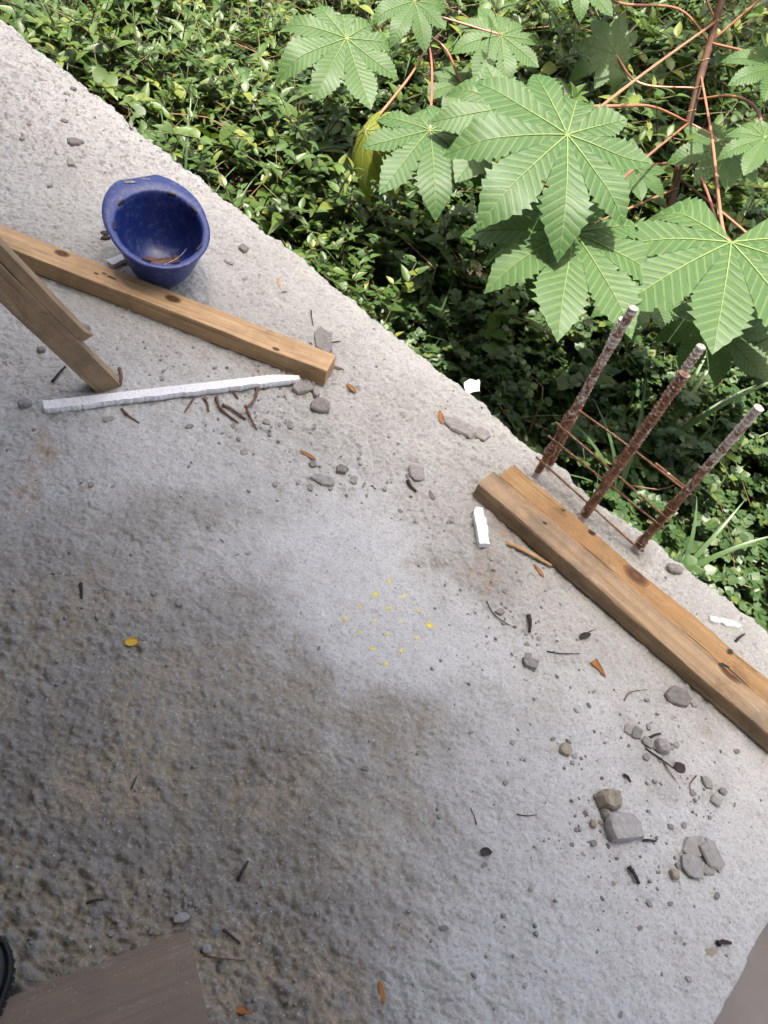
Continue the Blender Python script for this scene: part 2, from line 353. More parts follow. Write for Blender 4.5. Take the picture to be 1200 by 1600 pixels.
    rust = np.maximum(.8 * blob(70, 725, 26, 40, 10, .8), np.maximum(.5 * blob(195, 930, 40, 18), .55 * blob(790, 850, 40, 22, 20, .9)))
    rust = np.maximum(rust, .9 * np.exp(-(seg_d(px, py, [(634, 878), (668, 882)]) / 2.6)**2)); rust = np.maximum(rust, .6 * np.exp(-(seg_d(px, py, [(645, 895), (672, 893)]) / 2.2)**2))
    rust = np.maximum(rust, .8 * np.exp(-(seg_d(px, py, [(872, 1562), (876, 1600)]) / 4.)**2)); rust = np.maximum(rust, .8 * np.exp(-(np.hypot(px - 1103, py - 1143) / 7.)**2))
    return h, pale, np.clip(dirt, 0, 1), np.clip(sand, 0, 1), rust
def axis(lo, d0, d1, hi, step, coarse):
    a = np.arange(d0, d1, step); L = np.linspace(lo, d0, max(2, int((d0 - lo) / coarse)), endpoint=False) if lo < d0 else np.array([]); Rr = np.linspace(d1, hi, max(2, int((hi - d1) / coarse)) + 1)
    return np.concatenate([L, a, Rr])
us = axis(0, 0, 3.5, 8.0, .0032, .12); vs = axis(0, 0, 1.62, 4.6, .0032, .12)
UU, VV = np.meshgrid(us, vs, indexing='ij')
SH, s_pale, s_dirt_shade, s_sand, s_rust = slab_fields(UU, VV)
def slab_h(x, y):
    u, v = uv_of(np.array([x, y, 0.])); i = int(np.clip(np.searchsorted(us, u), 0, len(us) - 1)); j = int(np.clip(np.searchsorted(vs, v), 0, len(vs) - 1)); return float(SH[i, j])
def build_slab():
    nu, nv = UU.shape
    # ragged broken arris along the two free edges
    ed = .016 * np.clip(fbm(us * 5, us * 0 + 3.3, 4, 80), -.2, 1) + .004 * perlin(us * 1.7, us * 0 + 8., 86) + .006 * fbm(us * 40, us * 0 + 1.3, 3, 83); er = .003 * fbm(vs * 14, vs * 0 + 7.3, 4, 90)
    off = np.exp(-(VV / .03)); Vd = VV + ed[:, None] * off
    Ud = UU + er[None, :] * np.exp(-(UU / .03))
    P = K + Ud[..., None] * EDIR + Vd[..., None] * INW
    Z = SH - .012 * np.exp(-(VV / .007)) * (1 + .8 * perlin(UU * 25, UU * 0, 95)) - .008 * np.exp(-(UU / .007))
    P[..., 2] = Z
    top = P.reshape(-1, 3); idx = np.arange(nu * nv).reshape(nu, nv)
    q = np.stack([idx[:-1, :-1], idx[:-1, 1:], idx[1:, 1:], idx[1:, :-1]], -1).reshape(-1, 4)   # upward facing
    # skirts
    ring = np.concatenate([idx[:, 0], idx[-1, 1:], idx[-2::-1, -1], idx[0, -2:0:-1]])
    levels = [-.03, -.11, -.2]; Vs = [top]; prev = ring; qs = [q]; base = len(top)
    for l in levels:
        B = top[ring].copy(); B[:, 2] = l; B[:, :2] += .004 * np.stack([perlin(np.arange(len(ring)) * .21, l * 30 + ring * 0., 97), perlin(np.arange(len(ring)) * .21, l * 30 + ring * 0., 98)], 1)
        Vs.append(B); nx = np.arange(base, base + len(ring)); base += len(ring)
        qs.append(np.stack([prev, np.roll(prev, -1), np.roll(nx, -1), nx], -1)); prev = nx
    Vall = np.concatenate(Vs); n_ex = len(Vall) - len(top)
    pad = lambda a: np.concatenate([a.ravel(), np.zeros(n_ex)])
    o = mesh_obj('concrete_slab', Vall, np.concatenate(qs), M_slab, smooth=True, attrs={'pale': pad(s_pale), 'dirt': pad(s_dirt_shade), 'sand': pad(s_sand), 'rust': pad(s_rust)})
    cmin, cmax = Vall.min(0), Vall.max(0)
    return tag(o, 'rough grey concrete floor slab with a broken outer edge', 'slab', kind='structure')
slab = build_slab()

def box_obj(name, corner, a, b, c, m, parent=None):
    """box from a corner along vectors a, b, c"""
    V = [corner + i * a + j * b + k * c for i in (0, 1) for j in (0, 1) for k in (0, 1)]
    Fc = [(0, 1, 3, 2), (4, 6, 7, 5), (0, 4, 5, 1), (2, 3, 7, 6), (0, 2, 6, 4), (1, 5, 7, 3)]
    o = mesh_obj(name, V, Fc, m, parent)
    bm = bmesh.new(); bm.from_mesh(o.data); bmesh.ops.recalc_face_normals(bm, faces=bm.faces); bm.to_mesh(o.data); bm.free()
    return o
Z3 = np.array([0, 0, 1.])
# upper storey that shades the slab, added unseen wall cutting light behind, the storey below
tag(box_obj('ceiling', K + EDIR * -3.2 + INW * .48 + Z3 * 2.6, EDIR * 12, INW * 4.3, Z3 * .16, M_plain), 'bare concrete soffit of the storey above', 'ceiling', kind='structure')
tag(box_obj('added_wall_back', K + EDIR * -3.2 + INW * 4.6 - Z3 * 1.2, EDIR * 12, INW * .15, Z3 * 3.798, M_plain), 'unseen bare concrete wall added behind the slab to cut light', 'wall', kind='structure')
tag(box_obj('lower_floor', K + EDIR * -3.6 + INW * .03 - Z3 * .5, EDIR * 3.9, INW * 4.55, Z3 * .15, M_low), 'brown grey screed floor of the lower level', 'floor', kind='structure')

# ------------------------------------------------------------------ ground
def ground_z(x, y):
    u, v = uv_of(np.stack([np.asarray(x, float), np.asarray(y, float), np.zeros(np.shape(x))], -1)); d = -v
    z = -1.15 + .26 * np.clip(d, 0, 6) + .55 * sstep(.6, 2.6, u) - .35 * sstep(0.05, -.6, d)
    return z + .05 * perlin(np.asarray(x) * 2.1, np.asarray(y) * 2.1, 7)
def build_ground():
    a = np.concatenate([-np.geomspace(300, 8, 12), np.arange(-7.5, 7.5, .12), np.geomspace(7.6, 300, 12)])
    X, Y = np.meshgrid(a, a, indexing='ij'); Zg = ground_z(X, Y); nn = len(a); idx = np.arange(nn * nn).reshape(nn, nn)
    q = np.stack([idx[:-1, :-1], idx[1:, :-1], idx[1:, 1:], idx[:-1, 1:]], -1).reshape(-1, 4)
    return tag(mesh_obj('ground', np.stack([X, Y, Zg], -1).reshape(-1, 3), q, M_soil, smooth=True), 'dark soil bank beside the slab', 'ground', kind='structure')
build_ground()

# ------------------------------------------------------------------ timber
def timber(name, L, W, T, m, nx=60, wob=.0015, seed=0, edge=.004, far_wane=0.0, end_skew=0.0, parent=None):
    """a sawn length with worn arrises: local x along the grain, y across (0..W), z up (0..T)"""
    prof = []
    r = edge
    for (cy, cz, a0) in ((W - r, T - r, 0), (r, T - r, 90), (r, r, 180), (W - r, r, 270)):
        for k in range(4): a = R_(a0 + k * 30); prof.append((cy + r * math.cos(a), cz + r * math.sin(a)))
    # add mid points on the long faces so that the surface can undulate
    pr = []
    for i in range(16):
        y0, z0 = prof[i]; y1, z1 = prof[(i + 1) % 16]; pr.append((y0, z0))
        if math.hypot(y1 - y0, z1 - z0) > .02:
            for t in (.33, .67): pr.append((y0 + (y1 - y0) * t, z0 + (z1 - z0) * t))
    n = len(pr); V = []; xs = np.linspace(0, L, nx + 1)
    for i, x in enumerate(xs):
        for j, (y, z) in enumerate(pr):
            dy = wob * float(perlin(x * 9, j * .45, seed)) + .6 * wob * float(perlin(x * 40, j * .9, seed + 3)); dz = wob * float(perlin(x * 8, j * .45 + 20, seed + 1))
            if far_wane and y > W * .7: dy -= far_wane * max(0, float(perlin(x * 4.5, 0.3, seed + 5)) + .15) * 2
            xx = x + (end_skew * (y / W) if i in (0,) else 0)
            V.append((xx, y + dy, z + dz))
    Fc = [(i * n + j, (i + 1) * n + j, (i + 1) * n + (j + 1) % n, i * n + (j + 1) % n) for i in range(nx) for j in range(n)]
    Fc.append(tuple(range(n))); Fc.append(tuple(nx * n + j for j in range(n - 1, -1, -1)))
    o = mesh_obj(name, V, Fc, m, parent)
    bm = bmesh.new(); bm.from_mesh(o.data); bmesh.ops.recalc_face_normals(bm, faces=bm.faces); bm.to_mesh(o.data); bm.free()
    return o
def place(o, P0, xdir, zdir=(0, 0, 1)):
    x = Vector(xdir).normalized(); z = Vector(zdir); y = z.cross(x).normalized(); z = x.cross(y)
    o.matrix_world = Matrix(((x[0], y[0], z[0], P0[0]), (x[1], y[1], z[1], P0[1]), (x[2], y[2], z[2], P0[2]), (0, 0, 0, 1)))
    return o
# long batten on the slab, runs out of frame to the left; y axis points away from the camera
A0 = at(506, 604, 0); A1 = at(60, 430, 0); dA = (A0 - A1) / np.linalg.norm(A0 - A1); LA = 1.75; S0 = A0 - dA * LA
yA = np.array([-dA[1], dA[0], 0])
def loc_on(S, d, y, px, py, z): P = at(px, py, z) - S; return (float(P @ d), float(P @ y), z)
knA = [(*loc_on(S0, dA, yA, 270, 468, .05), .013), (*loc_on(S0, dA, yA, 431, 546, .05), .006), (*loc_on(S0, dA, yA, 97, 397, .05), .012)]
M_battenA = mat_wood('pine_batten', (.52, .355, .19), (.38, .235, .11), knA, .55, .35, weather=(.16, .11, .07))
o = timber('timber_batten', LA, .068, .051, M_battenA, 70, .0012, 1, .0025)
place(o, S0 + Z3 * .001, dA); tag(o, 'long pale pine batten with knots lying on the slab below the blue hard hat', 'timber')
for (px, py) in ((150, 428), (163, 428), (172, 433), (178, 436)):     # old nail slots on its top face
    x, y, z = loc_on(S0, dA, yA, px, py, .0515)
    mesh_obj('nail_hole', [(-.006, -.0025, 0), (.006, -.0015, 0), (.007, .002, 0), (-.005, .0025, 0)], [(0, 1, 2, 3)], M_char, o).location = (x, y, .0523)
# two battens side by side along the slab edge
B0 = at(737, 776, 0); B1 = at(1200, 1180, 0); dB = (B1 - B0) / np.linalg.norm(B1 - B0); yB = np.array([-dB[1], dB[0], 0]); LB = 1.5
knB = [(*loc_on(B0, dB, yB, 1140, 1052, .05), .016)]
M_battenB = mat_wood('weathered_batten', (.36, .255, .15), (.25, .165, .09), knB, .45, .6, weather=(.13, .105, .08))
oB = timber('timber_batten', LB, .064, .050, M_battenB, 70, .0018, 11, .006)
place(oB, B0 + Z3 * .002, dB); tag(oB, 'greyish brown batten with rounded top, on the side away from the rebar', 'timber')
C0 = B0 + dB * .016 + yB * .0655
knC = [(*loc_on(C0, dB, yB, 993, 900, .045), .019), (*loc_on(C0, dB, yB, 1141, 1018, .045), .005)]
M_battenC = mat_wood('orange_batten', (.37, .235, .11), (.25, .145, .058), knC, .4, .55, red=(.31, .165, .065), weather=(.15, .10, .05))
oC = timber('timber_batten', LB, .058, .045, M_battenC, 90, .003, 21, .004, far_wane=.006)
place(oC, C0 + Z3 * .002, dB); tag(oC, 'orange brown batten with a big knot against the feet of the rusty rebar', 'timber')
def dent(par, S, px, py, z, hx, hy, ang, nm, seed):
    x, y, _ = loc_on(S, dB, yB, px, py, z); n = 12; V = []
    for k in range(n): a = 2 * math.pi * k / n; r = 1 + .35 * float(perlin(k * .9, .5, seed)); u, v = hx * r * math.cos(a), hy * r * math.sin(a); V.append((x + u * math.cos(ang) - v * math.sin(ang), y + u * math.sin(ang) + v * math.cos(ang), z))
    mesh_obj(nm, V, [tuple(range(n))], M_char, par)
dent(oB, B0, 852, 818, .0535, .006, .0025, .2, 'nail_hole', 1); dent(oB, B0, 1150, 1056, .0530, .040, .0022, -.05, 'split', 2); dent(oB, B0, 1130, 1040, .0530, .012, .004, .5, 'split', 3)
dent(oC, C0, 880, 797, .0500, .007, .002, .5, 'nail_hole', 4); dent(oC, C0, 925, 832, .0500, .010, .004, .1, 'split', 5); dent(oC, C0, 1141, 1018, .0500, .006, .005, 0, 'nail_hole', 6)
# leaning shore with a cleat nailed to its side
Pb = at(150, 614, 0); Pb2 = at(190, 603, 0)
top_mid = dep(-12, 432, 1.40); xP = top_mid - (Pb + Pb2) / 2; xP /= np.linalg.norm(xP)
wP = Pb2 - Pb; wP -= xP * (wP @ xP); Wp = np.linalg.norm(wP); wP /= Wp
zP = np.cross(xP, wP)
if zP[1] > 0: zP = -zP                               # the face that looks at the camera
M_shore = mat_wood('brown_shore', (.36, .26, .155), (.25, .17, .095), [], .30, .5, weather=(.14, .10, .065))
shore = empty('leaning_timber', tuple((Pb + Pb2) / 2)); tag(shore, 'timber post leaning away from the white foam strip with a short cleat nailed on', 'timber')
def in_parent(o, p): o.parent = p; o.matrix_parent_inverse = Matrix.Translation(-Vector(p.location)); return o
Lp = 2.72 / xP[2] - .1
yy = np.cross(zP, xP); st = Pb if yy @ wP > 0 else Pb2
po = timber('post', Lp, max(.05, Wp * .98), .042, M_shore, 60, .001, 31, .002); place(po, st - zP * .042 - xP * .02, xP, zP); in_parent(po, shore)
side = 1.0 if (yy @ wP > 0) else -1.0                # the side of the post that faces right
cl = timber('cleat', .9, .046, .024, M_shore, 40, .001, 35, .003)
for v in cl.data.vertices:                           # raking cut at its lower end
    if v.co.x < .08: v.co.x = v.co.x + (.08 - v.co.x) * .9 * (v.co.y / .046)
cz = side * yy; cy = np.cross(cz, xP)
off = 0.0 if cy @ zP > 0 else .046
place(cl, (st + (yy * max(.05, Wp * .98) if side > 0 else 0 * yy)) + cz * .0005 + xP * .135 - zP * (.048 - off), xP, cz); in_parent(cl, shore)

# ------------------------------------------------------------------ foam strips
def foam(name, p1, p2, wpx, hgt, label, seed, taper=.0, ragged=.0025, z1=0, z2=0):
    a = at(*p1); b = at(*p2); L = np.linalg.norm(b - a); d = (b - a) / L; y = np.array([-d[1], d[0], 0]); W = wpx
    nx = max(14, int(L / .006)); ny = 5; V = []; 
    for i in range(nx + 1):
        x = L * i / nx; e = 1 - taper * max(0, (x / L - .85) / .15)**2; e0 = 1 - .8 * max(0, 1 - x / (L * .05))
        rag = ragged * float(perlin(x * 130, .4, seed)) + ragged * .8 * float(perlin(x * 37, .4, seed + 1)); rag2 = .4 * ragged * float(perlin(x * 90, 5.4, seed))
        y0 = rag; y1 = W * e + rag2
        for (yv, zv) in ((y0, 0), (y0 - .001, hgt * .5), (y0 + .001, hgt), ((y0 + y1) / 2, hgt * 1.01), (y1, hgt), (y1 + .001, hgt * .5), (y1, 0)):
            V.append((x + .003 * float(perlin(yv * 200, i * .0 + 3.1, seed)), yv, zv + ragged * .35 * float(perlin(x * 150, yv * 150, seed + 5)) * (zv > 0)))
    n = 7; Fc = [(i * n + j, (i + 1) * n + j, (i + 1) * n + (j + 1) % n, i * n + (j + 1) % n) for i in range(nx) for j in range(n)]
    Fc += [tuple(range(n)), tuple(nx * n + j for j in range(n - 1, -1, -1))]
    o = mesh_obj(name, V, Fc, M_foam)
    bm = bmesh.new(); bm.from_mesh(o.data); bmesh.ops.recalc_face_normals(bm, faces=bm.faces); bm.to_mesh(o.data); bm.free()
    sl = math.atan2(z2 - z1, L); zd = np.array([-d[0] * math.sin(sl), -d[1] * math.sin(sl), math.cos(sl)])
    place(o, a + Z3 * (slab_h(a[0], a[1]) + z1), d + Z3 * math.tan(sl), zd)
    return tag(o, label, 'foam strip')
foam('foam_strip', (70, 646), (468, 601), .026, .015, 'long white polystyrene strip lying across the slab at the foot of the leaning post', 3, .5, .0026, .0, .006)
foam('foam_piece', (763, 856), (752, 800), .026, .016, 'short stubby white polystyrene offcut beside the end of the weathered batten', 9, .3, .003)
foam('foam_piece', (176, 420), (214, 404), .024, .012, 'white polystyrene end poking out under the blue hard hat', 13, .2, .002)
foam('foam_piece', (1108, 972), (1157, 983), .014, .008, 'jagged white polystyrene sliver between the orange batten and the slab edge', 17, .7, .006)

# ------------------------------------------------------------------ rebar
def rebar(name, P0, P1, r, parent, pitch=.011, rib=.0016, bend=0.0, crust=(0.3, 1.0), seed=0, seg=10):
    P0, P1 = np.array(P0), np.array(P1); L = np.linalg.norm(P1 - P0); n = max(8, int(L / pitch * 4)); d = (P1 - P0) / L
    dv, s, u = frame(d, (.2, .9, .1)); V = []; cr = []
    for i in range(n + 1):
        t = i / n; ph = i % 4
        c = P0 + d * L * t + np.array(s) * bend * math.sin(math.pi * t)
        rr = r + (rib if ph == 1 else rib * .4 if ph == 2 else 0) + .0008 * float(perlin(t * L * 60, 1.7, seed))
        lump = .0022 * max(0, float(perlin(t * L * 22, 4.1, seed + 2))) * (1 if t > crust[0] else 0)
        for k in range(seg):
            a = 2 * math.pi * k / seg; flat = 1.0 if k % (seg // 2) else 1.06
            V.append(c + (np.array(s) * math.cos(a) + np.array(u) * math.sin(a)) * (rr * flat + lump * (.5 + .5 * math.sin(a * 2 + seed)))); cr.append(1.0 if (t < .09) else (max(0, (t - crust[0]) / (1 - crust[0])) * crust[1]))
    Fc = [(i * seg + k, i * seg + (k + 1) % seg, (i + 1) * seg + (k + 1) % seg, (i + 1) * seg + k) for i in range(n) for k in range(seg)]
    Fc += [tuple(range(seg - 1, -1, -1)), tuple(n * seg + k for k in range(seg))]
    o = mesh_obj(name, V, Fc, M_rust, parent, attrs={'crust': cr}); o.matrix_parent_inverse = Matrix.Translation(-Vector(parent.location)); return o
def up_to(B, px, py):
    """height of the point on the plumb line over B whose image comes closest to the pixel"""
    zs = np.linspace(.02, .9, 400); X, Y, _ = proj(np.array([B + Z3 * z for z in zs])); return float(zs[np.argmin(np.hypot(X - px, Y - py))])
def bar_pts(b, t):
    B = at(*b); z = up_to(B, *t); T = at(t[0], t[1], z); return B - Z3 * .03 + (B - T) * .02 * 0, T
cage = empty('rebar_cage', tuple(at(912, 803))); tag(cage, 'row of rusty ribbed rebar starter bars tied with thin wire stirrups, at the slab edge', 'rebar')
b1, t1 = bar_pts((836, 745), (990, 481)); b2, t2 = bar_pts((911, 804), (1096, 541)); b3, t3 = bar_pts((993, 858), (1186, 637))
rebar('bar', b1, t1, .0078, cage, crust=(.35, .8), seed=1)
b1b, t1b = bar_pts((858, 731), (973, 499)); rebar('bar', b1b, t1b, .0074, cage, crust=(.4, 1.0), seed=2)
rebar('bar', b2, t2, .0078, cage, crust=(.75, 1.0), seed=3)
b2b = b2 + np.array([-.001, -.0165, 0]); rebar('bar', b2b, b2b + (t2 - b2) * .90, .0086, cage, rib=.0022, crust=(.5, .25), seed=4)
rebar('bar', b3, t3, .0090, cage, crust=(.42, 1.1), seed=5, rib=.0010)
def on_bar(b, t, px, py):
    ss = np.linspace(0, 1, 300); X, Y, _ = proj(np.array([b + (t - b) * s for s in ss])); return b + (t - b) * ss[np.argmin(np.hypot(X - px, Y - py))]
def wire(pts, r, seed): 
    V, Fc = tube(curve(pts, 26), [r * (1 + .25 * float(perlin(i * .8, .3, seed))) for i in range(27)], 6)
    o = mesh_obj('stirrup', V, Fc, M_rust, cage, True, attrs={'crust': np.zeros(len(V))}); o.matrix_parent_inverse = Matrix.Translation(-Vector(cage.location))
ny = -INW * .011
for q1, q2, offn, sd_ in (((880, 664), (1040, 801), -1, 1), ((872, 686), (1030, 812), -1, 2), ((857, 722), (995, 848), -1, 3)):
    a = on_bar(b1, t1, *q1); c = on_bar(b3, t3, *q2); m = on_bar(b2, t2, (q1[0] + q2[0]) / 2, (q1[1] + q2[1]) / 2)
    e = (c - a) / np.linalg.norm(c - a); md = (a + c) / 2
    wire([a - e * .02 + ny * offn, a + ny * offn, md + ny * offn * 1.15 + Z3 * .002, c + ny * offn, c + e * .015 + ny * offn * .4], .0026, sd_)
a = on_bar(b1, t1, 892, 640) ; c = on_bar(b3, t3, 1063, 768)
e = (c - a) / np.linalg.norm(c - a)
wire([a + ny * 1.2 - e * .01, (a + c) / 2 + ny * 1.6, c + ny * 1.2 + e * .012], .0026, 8); wire([(a + c) / 2 + e * .06 + ny * 2.3, c + ny * 2.0 - e * .02, c + ny * 1.3], .0028, 9)
for (bb, tt, s) in ((b1, t1, (860, 705)), (b1, t1, (887, 650)), (b2, t2, (965, 722)), (b3, t3, (1045, 790)), (b3, t3, (1000, 845)), (b1, t1, (880, 668)), (b2, t2, (951, 745))):   # tie wire knots
    p = on_bar(bb, tt, *s); P = []
    ax = (tt - bb) / np.linalg.norm(tt - bb); dv, s1, s2 = frame(ax, (.3, .8, .2))
    for i in range(22): a_ = i * .75; P.append(p + ax * .0011 * (i - 11) + (np.array(s1) * math.cos(a_) + np.array(s2) * math.sin(a_)) * .0125)
    V, Fc = tube(P, .0016, 5); o = mesh_obj('tie_wire', V, Fc, M_rust, cage, attrs={'crust': np.zeros(len(V))}); o.matrix_parent_inverse = Matrix.Translation(-Vector(cage.location))
# mortar lumps left between the bars
for (px, py, r) in ((862, 752, .020), (880, 745, .016), (925, 800, .02), (945, 812, .014), (905, 770, .012), (1003, 868, .012), (1060, 888, .022), (985, 838, .013)):
    pass

# ------------------------------------------------------------------ hard hat, upside down
def hard_hat():
    c = at(249, 360, .148)
    root = empty('hard_hat', (c[0], c[1], 0)); tag(root, 'blue plastic hard hat lying upside down on the slab with rusty mud inside', 'hard hat')
    # local frame: +x = towards the peak, +y = left, +z = out of the opening
    pk = at(203, 275, .15) - c; pk[2] = 0; pk /= np.linalg.norm(pk)
    tilt = R_(12); tocam = np.array([-c[0], -c[1], 0]); tocam /= np.linalg.norm(tocam)
    z = Z3 * math.cos(tilt) + tocam * math.sin(tilt); x = pk - z * (pk @ z); x /= np.linalg.norm(x); y = np.cross(z, x)
    Mw = Matrix(((x[0], y[0], z[0], c[0]), (x[1], y[1], z[1], c[1]), (x[2], y[2], z[2], c[2]), (0, 0, 0, 1)))
    N = 72; LX, LY, D = .119, .108, .152
    def prof(f, inner):                                   # f 0 rim .. 1 crown: radius factor, depth
        a = f * math.pi / 2; t = .004 if inner else 0
        return (1 - .10 * f) * math.cos(a)**.48 if f < 1 else 0.0, -D * math.sin(a)**1.0 + (t if inner else 0)
    V = []; Fc = []
    def ring(fx, z, add=0.0, peak=0.0, ridge=0.0, zoff=0.0):
        i0 = len(V)
        for k in range(N):
            a = 2 * math.pi * k / N; ca, sa = math.cos(a), math.sin(a)
            rx = LX * fx + add; ry = LY * fx + add; px = 0
            p = 0
            if peak: p = peak * max(0, math.cos(a))**.75 * (1 if abs(a if a < math.pi else a - 2 * math.pi) < math.pi / 2 else 0)
            rd = 1 + ridge * (max(0, math.cos(a * 2 - math.pi)) ** 12 * .0 + math.exp(-((((a * 3 / math.pi) + .5) % 1 - .5) / .16)**2) * .03)
            # squarish visor: widen sideways too
            V.append((min((rx * rd) * ca + p * (.35 + .65 * ca), LX + add + peak * .72), ry * rd * sa + (p * .35 * sa), z + zoff * max(0, ca)**2))
        return i0
    rings = []
    # outer shell from the crown up to the rim
    for f in (.97, .88, .78, .68, .57, .46, .35, .25, .15, .07): fx, zz = prof(f, False); rings.append(ring(fx, zz, 0, 0, 1.0 * min(1, f * 2.2)))
    rings.append(ring(1.0, -.012)); rings.append(ring(1.0, -.012, .004)); rings.append(ring(1.0, -.004, .006))
    n_out = len(rings)
    # flange / visor: top and underside
    rings.append(ring(1.0, -.0035, .014, .045, 0, -.004)); rings.append(ring(1.0, -.001, .0155, .047, 0, -.004)); rings.append(ring(1.0, .002, .014, .045, 0, -.004))
    rings.append(ring(1.0, .0012, .007, .022, 0, -.001)); rings.append(ring(1.0, .001, .000, 0)); rings.append(ring(1.0, -.003, -.004, 0))
    for f in (.10, .2, .3, .4, .5, .6, .7, .8, .9, .97): fx, zz = prof(f, True); rings.append(ring(fx, zz, -.004, 0, .8 * min(1, f * 2)))
    for a, b in zip(rings[:-1], rings[1:]):
        for k in range(N): k2 = (k + 1) % N; Fc.append((a + k, a + k2, b + k2, b + k))
    i0 = len(V); V.append((0, 0, -D)); V.append((0, 0, -D + .004))
    for k in range(N): k2 = (k + 1) % N; Fc.append((i0, rings[0] + k2, rings[0] + k)); Fc.append((i0 + 1, rings[-1] + k, rings[-1] + k2))
    sh = mesh_obj('shell', V, Fc, M_hat, None, True)
    bm = bmesh.new(); bm.from_mesh(sh.data); bmesh.ops.recalc_face_normals(bm, faces=bm.faces); bm.to_mesh(sh.data); bm.free()
    lowest = min((Mw @ Vector(v))[2] for v in V); Mw = Matrix.Translation((0, 0, -lowest + .003)) @ Mw
    inv = Matrix.Translation(-Vector(root.location))
    def attach(o): o.parent = root; o.matrix_parent_inverse = inv; o.matrix_basis = Mw; return o
    attach(sh)
    # harness slots: dark clips proud of the rim
    for a in (38, 78, 142, 180, 222, 285, 322):
        ca, sa = math.cos(R_(a)), math.sin(R_(a)); t = np.array([-sa, ca, 0]); p = np.array([(LX - .002) * ca, (LY - .002) * sa, .0028]); rd = np.array([ca, sa, 0])
        Vv = [p + t * i * .011 + rd * j * .0022 + Z3 * k_ for i in (-1, 1) for j in (-1, 1) for k_ in (-.010, .0012)]
        attach(mesh_obj('harness_slot', Vv, [(0, 1, 3, 2), (4, 6, 7, 5), (0, 4, 5, 1), (2, 3, 7, 6), (0, 2, 6, 4), (1, 5, 7, 3)], M_char))
    # muddy residue in the bowl
    def inner_pt(xv, yv, lift=.0015):
        rr = min(.96, math.hypot(xv / LX, yv / LY)); lo, hi = 0., 1.
        for _ in range(30):
            m_ = (lo + hi) / 2
            if prof(m_, True)[0] > rr + .035: lo = m_
            else: hi = m_
        return (xv, yv, prof(hi, True)[1] + lift)
    for cx, cy, rx, ry, nm in ((-.030, -.026, .040, .034, 1), (.016, -.004, .010, .026, 2), (-.048, .018, .026, .022, 3), (-.006, .026, .009, .016, 4), (.03, .02, .006, .012, 5), (.01, -.045, .010, .008, 6)):
        n = 18; Vv = [inner_pt(cx, cy, .0022)]; 
        for rr in (.5, 1.0):
            for k in range(n): a = 2 * math.pi * k / n; q = rr * (1 + .45 * float(perlin(math.cos(a) * 1.7 + nm * 5, math.sin(a) * 1.7, 3))); Vv.append(inner_pt(cx + rx * q * math.cos(a), cy + ry * q * math.sin(a), .0022 if rr < .9 else .0008))
        Ff = [(0, 1 + k, 1 + (k + 1) % n) for k in range(n)] + [(1 + k, 1 + n + k, 1 + n + (k + 1) % n, 1 + (k + 1) % n) for k in range(n)]
        attach(mesh_obj('mud_patch', Vv, Ff, M_mud, None, True))
    pts = [inner_pt(.0 + .012 * t, .0 - .075 * t, .003) for t in np.linspace(0, 1, 12)]; V2, F2 = tube(pts, .0011, 5); attach(mesh_obj('thin_string', V2, F2, M_foam))
    # scuffs of dried plaster on the peak
    for (a, r0, l, wd) in ((R_(9), .035, .016, .005), (R_(-8), .036, .013, .003)):
        ca, sa = math.cos(a), math.sin(a); p = np.array([(LX + r0) * ca, (LY + r0) * sa, -.0005]); t = np.array([-sa * .8 + .4, ca * .8 + .5, 0]); t /= np.linalg.norm(t); nn = np.array([-t[1], t[0], 0])
        Vv = [p + t * l * f + nn * wd * g + Z3 * .0028 for f, g in ((-1, 0), (-.5, .7), (0, .4), (.5, .9), (1, .1), (.5, -.5), (0, -.2), (-.4, -.8))]
        attach(mesh_obj('plaster_scuff', Vv, [tuple(range(8))], M_stone))
hard_hat()

# ------------------------------------------------------------------ board and boot at the photographer's feet
q0 = at(295, 1455); ex = at(45, 1550) - q0; ex /= np.linalg.norm(ex); ey = at(328, 1600) - q0; ey -= ex * (ey @ ex); ey /= np.linalg.norm(ey)
def board():
    L, W, T = .62, .44, .012; nx, ny_ = 50, 36; V = []
    for i in range(nx + 1):
        for j in range(ny_ + 1):
            x, y = L * i / nx, W * j / ny_; e = (.0018 * float(perlin(x * 45, 2.2, 3)) if j in (0, ny_) else 0); e2 = (.0015 * float(perlin(y * 45, 7.2, 3)) if i in (0, nx) else 0)
            V.append(np.array([x + e2, y + e, T + .002 * float(perlin(x * 4, y * 4, 8))]))
    n = ny_ + 1; Fc = [(i * n + j, (i + 1) * n + j, (i + 1) * n + j + 1, i * n + j + 1) for i in range(nx) for j in range(ny_)]
    per = [i * n for i in range(nx + 1)] + [nx * n + j for j in range(1, n)] + [i * n + ny_ for i in range(nx - 1, -1, -1)] + [j for j in range(ny_ - 1, 0, -1)]
    b = len(V)
    for p in per: V.append(V[p] * np.array([1, 1, 0]))
    Fc += [(per[k], per[(k + 1) % len(per)], b + (k + 1) % len(per), b + k) for k in range(len(per))]; Fc.append(tuple(b + k for k in range(len(per))))
    o = mesh_obj('plywood_board', V, Fc, M_ply); bm = bmesh.new(); bm.from_mesh(o.data); bmesh.ops.recalc_face_normals(bm, faces=bm.faces); bm.to_mesh(o.data); bm.free()
    zz = np.cross(ex, ey); P0 = q0 + Z3 * .011
    o.matrix_world = Matrix(((ex[0], ey[0], zz[0], P0[0]), (ex[1], ey[1], zz[1], P0[1]), (ex[2], ey[2], zz[2], P0[2] + (.012 if zz[2] < 0 else 0)), (0, 0, 0, 1)))
    return tag(o, 'dark brown plywood board lying flat next to the black boot', 'board')
board()
